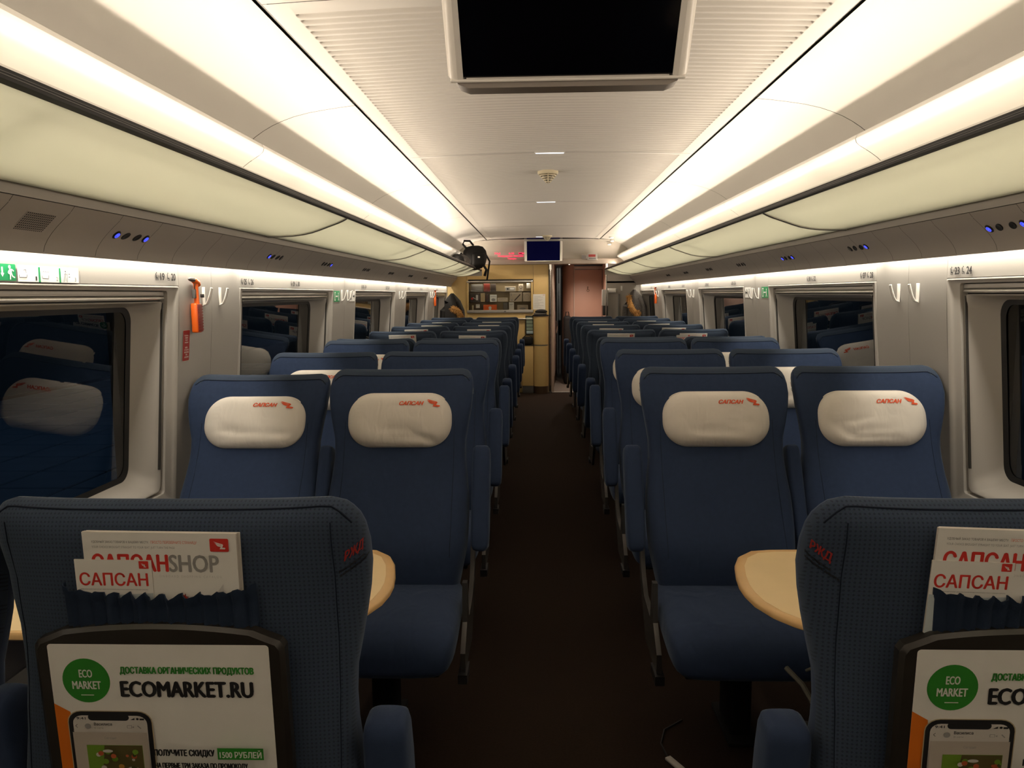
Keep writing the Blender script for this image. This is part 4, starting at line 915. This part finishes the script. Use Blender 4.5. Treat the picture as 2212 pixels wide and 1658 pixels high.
o = P.build('notice_sheet', mw=frame((0, 11.489, 0), (1, 0, 0), (0, 0, 1))); tag(o, 'white printed notice sheet on the cream panel above the round column', 'notice')
BRK = empty('brochure_rack', (-.205, 11.44, .865), label='dark rack of green leaflets beside the round column', cat='brochure rack')
MB().rbox((0, .02, .135), (.115, .02, .275), .004).build('back_board', M_BLACK, BRK)
M_LEAF = mat('leaflet_green', (.20, .26, .20), .6); M_LEAF2 = mat('leaflet_blue', (.36, .46, .50), .6)
for i in range(5): MB().box((.004, .004 - .004 * (i % 2), .03 + .05 * i), (.095, .004, .042), 0).build('leaflet', M_LEAF2 if i == 0 else M_LEAF, BRK)
B = empty('dark_pouch', (-.235, 11.40, .712), label='black pouch lying on the counter block under the leaflet rack', cat='bag'); MB().rbox((0, .01, .06), (.16, .11, .12), .035, seg=4).build('body', M_BAG, B); MB().tube([(-.05, 0, .115), (-.03, 0, .14), (.03, 0, .14), (.05, 0, .115)], .006, 6).build('handle', M_BAG, B)
# poles
for x, z0, lb in ((.103, 0.0, 'chrome pole at the edge of cream cabinet wall'), (.907, 0.0, 'chrome pole in front of the grey wall on the right')):
    o = empty('grab_pole', (x, 11.40 if x < .5 else 11.36, 0), label=lb, cat='pole', group='chrome grab poles'); MB().tube([(0, 0, .0), (0, 0, 1.875)], .010, 14).build('tube', mat('dull_chrome', (.42, .40, .38), .22, 1), o); MB().lathe([(.0, 0), (.022, 0), (.022, .02), (0, .02)], 16).build('foot_collar', M_DKMETAL, o); MB().lathe([(.0, 1.80), (.018, 1.80), (.018, 1.875), (0, 1.875)], 16).build('top_collar', M_ALU, o)
MB().box((.128, 11.51, .94), (.05, .04, 1.88)).build('door_jamb', M_PINKG, BK); MB().box((.091, 11.50, .94), (.018, .05, 1.88)).build('door_jamb', M_RUBBER, BK)
# red running text display
P = Print(.0005); P.text('764', -.696, 2.015, .085, .026, M_LEDRED, .03); P.text('6:35', -.49, 2.015, .075, .026, M_LEDRED, .03); P.rrect(-.35, 2.013, -.295, 2.039, .004, M_LEDRED); P.rrect(-.345, 2.019, -.30, 2.033, .003, M_RUBBER); P.text('18', -.288, 2.013, .035, .027, M_LEDRED, .03)
P.text('Следующая станция', -.645, 1.975, .36, .030, M_LEDRED, .02); P.text('Тверь', -.51, 1.938, .13, .028, M_LEDRED, .02)
o = P.build('red_text_display', mw=frame((0, 11.255, 0), (1, 0, 0), (0, 0, 1))); tag(o, 'red glowing text display left of the far television', 'display')
# socket plate, vent and downlights right of the far television
V = empty('end_wall_sign', (.70, 11.30, 1.925), label='small cream and red plate on the end wall right of television', cat='sign'); MB().rbox((0, 0, .045), (.145, .03, .092), .005).build('case', M_FRAME, V); MB().box((-.005, -.016, .06), (.10, .004, .034)).build('red_field', M_DKREDS, V); MB().box((0, -.016, .022), (.10, .004, .016)).build('grey_field', M_DKMETAL, V)
V = empty('wall_vent', (.585, 11.30, 1.94), label='small grey slotted vent beside the red plate', cat='vent'); MB().rbox((0, 0, .028), (.075, .02, .055), .004).build('case', M_SERV, V)
for i in range(4): MB().box((0, -.011, .012 + .011 * i), (.062, .003, .004)).build('slot', M_SEAM, V)
for i, (x, y, z) in enumerate(((.90, 10.5, 2.188), (.95, 10.95, 2.175), (.93, 11.15, 2.14))):
    o = empty('ceiling_downlight', (x, y, z), label='tiny round downlight near the right end of ceiling, %s from the end wall' % ['farthest', 'second', 'nearest'][i], cat='downlight', group='downlights at the right end of ceiling'); MB().lathe([(0, .004), (.035, .004), (.035, -.006), (.026, -.010), (0, -.010)], 20).build('trim_ring', M_ALU, o); MB().lathe([(0, -.008), (.022, -.008), (.018, -.013), (0, -.014)], 16).build('lens', M_DOWN, o)
# corridor beyond
CR = struct('wall_corridor')
def quad(n, a, b, z0, z1, mt, par=CR): 
    t = Vector((a[1] - b[1], b[0] - a[0], 0)).normalized() * .02
    MB().loft([[(a[0], a[1], z0), (b[0], b[1], z0), (b[0] + t.x, b[1] + t.y, z0), (a[0] + t.x, a[1] + t.y, z0)], [(a[0], a[1], z1), (b[0], b[1], z1), (b[0] + t.x, b[1] + t.y, z1), (a[0] + t.x, a[1] + t.y, z1)]], 0).build(n, mt, par)
quad('left_panel', (.135, 11.52), (.262, 14.3), 0, 2.0, M_PINKG); quad('kick_strip', (.138, 11.52), (.266, 14.3), 0, .16, M_KICK)
n = 8; arc = [(.335 + .175 * (1 - math.cos(PI / 2 * k / n)), 13.25 - .35 * math.sin(PI / 2 * k / n)) for k in range(n + 1)]
MB().loft([[(x, y, z) for x, y in arc] for z in (0, 2.0)], 0, False, False).build('curved_panel', M_PINK, CR)
quad('right_panel', (.335, 14.4), (.335, 13.25), 0, 2.0, M_PINKG); quad('side_panel', (.975, 12.9), (.975, 11.55), 0, 2.0, M_PINK)
MB().box((.55, 12.9, 1.93), (1.2, 3.1, .03)).build('corridor_ceiling', mat('corridor_ceiling_brown', (.20, .125, .09), .4), CR)
MB().box((.32, 15.9, 1.1), (1.6, .04, 2.4)).build('corridor_end', M_FRAME, CR)
DR = struct('door_1'); MB().rbox((.742, 12.90, .93), (.455, .04, 1.82), .006).build('door_leaf', M_PINK, DR); MB().rbox((.742, 12.91, 1.87), (.47, .05, .05), .004).build('door_head', M_PINKG, DR); MB().rbox((.512, 12.885, .95), (.014, .03, 1.9), .003).build('door_post', M_PINKG, DR)
P = Print(); P.disc(.735, 1.555, .010, M_KICK, 14); P.line(.735, 1.545, .73, 1.51, .014, M_KICK); P.disc(.738, 1.50, .022, M_KICK, 16); P.disc(.738, 1.50, .014, M_PINK, 16); P.build('door_symbol', DR, frame((0, 12.877, 0), (1, 0, 0), (0, 0, 1)))
D2 = struct('door_2')
MB().rbox((.292, 14.3, 1.0), (.012, .03, 2.0), .003).build('door_frame', M_RUBBER, D2); MB().rbox((.345, 13.6, .9), (.03, .05, 1.7), .006).build('door_frame', M_RUBBER, D2)
MB().tube([(.205, 13.2, 1.0), (.232, 13.15, .99), (.240, 13.15, .90), (.228, 13.15, .80), (.205, 13.2, .80)], .010, 8).build('door_handle', M_CHROME, D2)
MB().rbox((.318, 15.3, 1.0), (.022, .03, 1.3), .006).build('bright_pillar', M_HOOK, D2); MB().rbox((.335, 15.2, .8), (.06, .1, .3), .02).build('dark_shape', M_BLACK, D2)
for k in range(3):
    o = empty('corridor_downlight', ((.42, .60, .50)[k], (12.55, 12.1, 11.66)[k], 1.915), label='tiny corridor downlight seen under the beam, %s one' % ['deepest', 'middle', 'nearest'][k], cat='downlight', group='corridor downlights'); MB().lathe([(0, .002), (.028, .002), (.028, -.004), (0, -.005)], 16).build('trim_ring', M_ALU, o); MB().lathe([(0, -.004), (.016, -.004), (0, -.008)], 12).build('lens', M_DOWN, o)
th = MB().rbox((.52, 11.50, .004), (.80, .05, .008), .002).build('door_threshold', M_ALU); tag(th, kind='structure'); th.name = 'trim_3'
o = empty('dark_holdall', (.39, 12.6, 0), label='dark upright bag standing in the corridor against the curved wall', cat='bag'); MB().rbox((0, 0, .55), (.13, .2, 1.1), .05, seg=4).build('body', M_BAG, o); MB().tube([(-.03, 0, 1.09), (-.02, 0, 1.16), (.02, 0, 1.16), (.03, 0, 1.09)], .008, 6).build('handle', M_BAG, o)
# wall box right of the doorway
o = empty('wall_dispenser', (.895, 11.46, 1.27), label='pale wall box with dark lower half beside right chrome pole', cat='dispenser'); MB().rbox((0, 0, .118), (.085, .08, .235), .008).build('case', M_FRAME, o); MB().rbox((.005, 0, -.07), (.07, .07, .14), .008).build('lower_half', M_BLACK, o)
o = empty('wall_light', (1.00, 11.49, 1.49), label='short pale light bar on the grey end wall', cat='wall light'); MB().rbox((0, 0, 0), (.11, .03, .055), .01).build('cover', M_HOOK, o); MB().rbox((0, .012, 0), (.13, .012, .065), .004).build('back_plate', M_ALU, o)
# hanging coats with fur
def fur(path, r, n, seed, ln):
    m = MB(); rd = random.Random(seed); pts = [Vector(p) for p in path]
    m.tube(pts, [r * (.55 + .45 * math.sin(PI * (i + .6) / len(pts))) for i in range(len(pts))], 10)
    for _ in range(n):
        t = rd.uniform(0, len(pts) - 1.001); i = int(t); p = pts[i].lerp(pts[i + 1], t - i)
        d = Vector((rd.gauss(0, 1), rd.gauss(0, 1), rd.gauss(0, 1) - .35)).normalized(); a = d.orthogonal().normalized() * .006; b = d.cross(a).normalized() * .006
        q = p + d * r * .8; tip = p + d * (r + ln * rd.uniform(.5, 1)) + Vector((0, 0, -.012))
        m.add([q + a, q - a * .5 + b, q - a * .5 - b, tip], [(0, 1, 3), (1, 2, 3), (2, 0, 3)])
    return m
def coat(loc, label, mt, hood, seed, k=1):
    o = empty('hanging_jacket', loc, label=label, cat='jacket', group='hanging jackets with fur'); m = MB(); n = 24; rings = []; rd = random.Random(seed)
    for z, a, b in ((0, .02, .02), (-.04, .06, .04), (-.10, .11, .06), (-.20, .14, .075), (-.34, .15, .085), (-.50, .16, .09), (-.66, .17, .09), (-.74, .165, .085)):
        rings.append([((a * (1 + .12 * math.sin(5 * 2 * PI * j / n + z * 9 + seed))) * math.cos(2 * PI * j / n), (b * (1 + .18 * math.sin(6 * 2 * PI * j / n + z * 7))) * math.sin(2 * PI * j / n), z) for j in range(n)])
    m.loft(rings, 0); m.build('jacket_body', mt, o)
    for s in (-1, 1): MB().tube([(s * .09, -.02, -.12), (s * .15, -.03, -.26), (s * .165, -.03, -.45), (s * .16, -.04, -.62)], [.045, .05, .045, .038], 10).build('sleeve', mt, o)
    fur(hood, .040, 520, seed, .034).build('fur_trim', M_FUR, o, sharp=None); o.scale = (.85, .85, .92); return o
coat((-1.25, 10.72, 1.47), 'black jacket with tan fur hood hanging by the far left window', M_JACKET, [(.0, -.09, -.22), (.06, -.10, -.23), (.11, -.10, -.27), (.14, -.09, -.33), (.155, -.08, -.38)], 3)
coat((1.30, 11.30, 1.50), 'mottled grey jacket with long tan fur trim hanging on the right end wall', M_JACKET2, [(-.095, -.09, -.09), (-.09, -.10, -.16), (-.07, -.11, -.24), (-.03, -.11, -.31), (.03, -.10, -.36), (.07, -.09, -.36)], 8)
o = obj('coat_hook', HOOK, None, (1.14, 11.505, 1.52)); o.rotation_euler = (0, 0, PI / 2); tag(o, 'white coat hook on the grey end wall above the fur jacket', 'hook', 'white coat hooks on wall pillars')

# ================================================================== BAGS
o = empty('backpack', (-.925, 10.35, 1.80), .35, label='black backpack with carrying loop sticking out of the left luggage rack', cat='backpack')
m = MB(); n = 24; rings = []
for z, a, b in ((-.03, .05, .07), (.0, .12, .15), (.06, .145, .18), (.14, .15, .185), (.22, .135, .165), (.27, .10, .12), (.285, .05, .06)):
    rings.append([((a * (1 + .08 * math.sin(3 * 2 * PI * j / n + z * 20))) * math.copysign(abs(math.cos(2 * PI * j / n)) ** .7, math.cos(2 * PI * j / n)) + .1 * z, (b) * math.copysign(abs(math.sin(2 * PI * j / n)) ** .7, math.sin(2 * PI * j / n)), z) for j in range(n)])
m.loft(rings, 0); m.build('body', M_BAG, o)
MB().rbox((.03, -.16, .10), (.18, .08, .17), .035, seg=4).build('front_pocket', M_BAG, o); MB().tube([(-.10, -.03, .25), (-.15, -.05, .30), (-.13, -.05, .345), (-.05, -.03, .345), (0, -.02, .29)], .014, 8).build('carrying_loop', M_BAG, o)
MB().tube([(.14, -.10, .18), (.19, -.12, .08), (.17, -.12, -.04), (.155, -.11, -.16)], .012, 6).build('strap', M_BAG, o); MB().tube([(.08, -.16, .05), (.13, -.17, -.03), (.11, -.15, -.11)], .018, 6).build('strap', M_BAG, o); MB().box((.02, -.205, .13), (.03, .006, .02)).build('buckle', M_CHROME, o)
o = empty('soft_bag', (-1.03, 9.75, 1.80), .2, label='grey folded bag lying in the left rack in front of backpack', cat='bag'); m = MB(); rings = []
for z, a, b in ((-.02, .05, .10), (.02, .10, .22), (.07, .11, .24), (.11, .08, .18), (.13, .03, .06)): rings.append([((a * (1 + .2 * math.sin(4 * 2 * PI * j / n))) * math.cos(2 * PI * j / n), b * math.sin(2 * PI * j / n), z + .02 * math.sin(3 * 2 * PI * j / n)) for j in range(n)])
m.loft(rings, 0); m.build('body', M_BAG2, o); MB().tube([(-.03, -.1, .11), (0, -.05, .16), (.02, .03, .15), (.03, .08, .10)], .008, 6).build('handle', M_BAG, o)
o = empty('round_cap', (-1.02, 9.25, 1.84), label='dark round cap lying in the left luggage rack', cat='cap'); MB().lathe([(0, -.03), (.07, -.03), (.085, .0), (.075, .05), (.04, .08), (0, .09)], 20).build('crown', M_BAG, o); MB().rbox((.05, -.06, -.02), (.10, .08, .012), .005).build('peak', M_BAG, o)
# bag under the right table
o = empty('backpack', (.70, 2.02, 0), -.3, label='dark backpack with loose straps on the floor under the right table', cat='backpack'); m = MB(); rings = []
for z, a, b in ((0, .12, .09), (.02, .15, .12), (.10, .16, .125), (.18, .15, .12), (.24, .12, .09), (.265, .06, .045)): rings.append([(a * math.copysign(abs(math.cos(2 * PI * j / n)) ** .6, math.cos(2 * PI * j / n)), b * math.copysign(abs(math.sin(2 * PI * j / n)) ** .6, math.sin(2 * PI * j / n)), z) for j in range(n)])
m.loft(rings, 0); m.build('body', M_BAG, o); MB().rbox((0, -.13, .11), (.22, .07, .16), .03, seg=4).build('front_pocket', M_BAG, o)
M_STRAP = mat('grey_strap', (.10, .095, .075), .7)
MB().tube([(-.10, -.06, .46), (-.06, -.1, .44), (0, -.15, .36), (.06, -.17, .28)], .007, 6).build('strap', M_STRAP, o); MB().tube([(-.05, -.04, .45), (-.02, -.05, .475), (.06, -.05, .47), (.10, -.04, .44)], .004, 6).build('carrying_loop', M_STRAP, o)
o = empty('charging_plug', (.335, 2.30, 0), .5, label='pale cable end lying on the carpet at the right edge of aisle', cat='cable')
MB().rbox((0, -.03, .006), (.022, .075, .010), .003).build('plug', M_FRAME, o); MB().tube([(0, .005, .006), (.03, .08, .005), (.09, .14, .005), (.18, .16, .005)], .003, 6).build('lead', M_BLACK, o)

# ================================================================== OUTSIDE
PF = struct('platform', 'dim blue station platform outside the left windows')
MB().box((-5.2, 12, -.18), (6.6, 40, .2)).build('slab', mat('platform_dark', (.03, .05, .07), .9), PF)
PV = MB().rbox((0, 0, 0), (.575, .575, .05), .008, seg=1).mesh('paver', M_FIN)
for i in range(10):
    for j in range(26): obj('paver', PV, PF, (-2.3 - .6 * i, 2.0 + .6 * j, -.062))
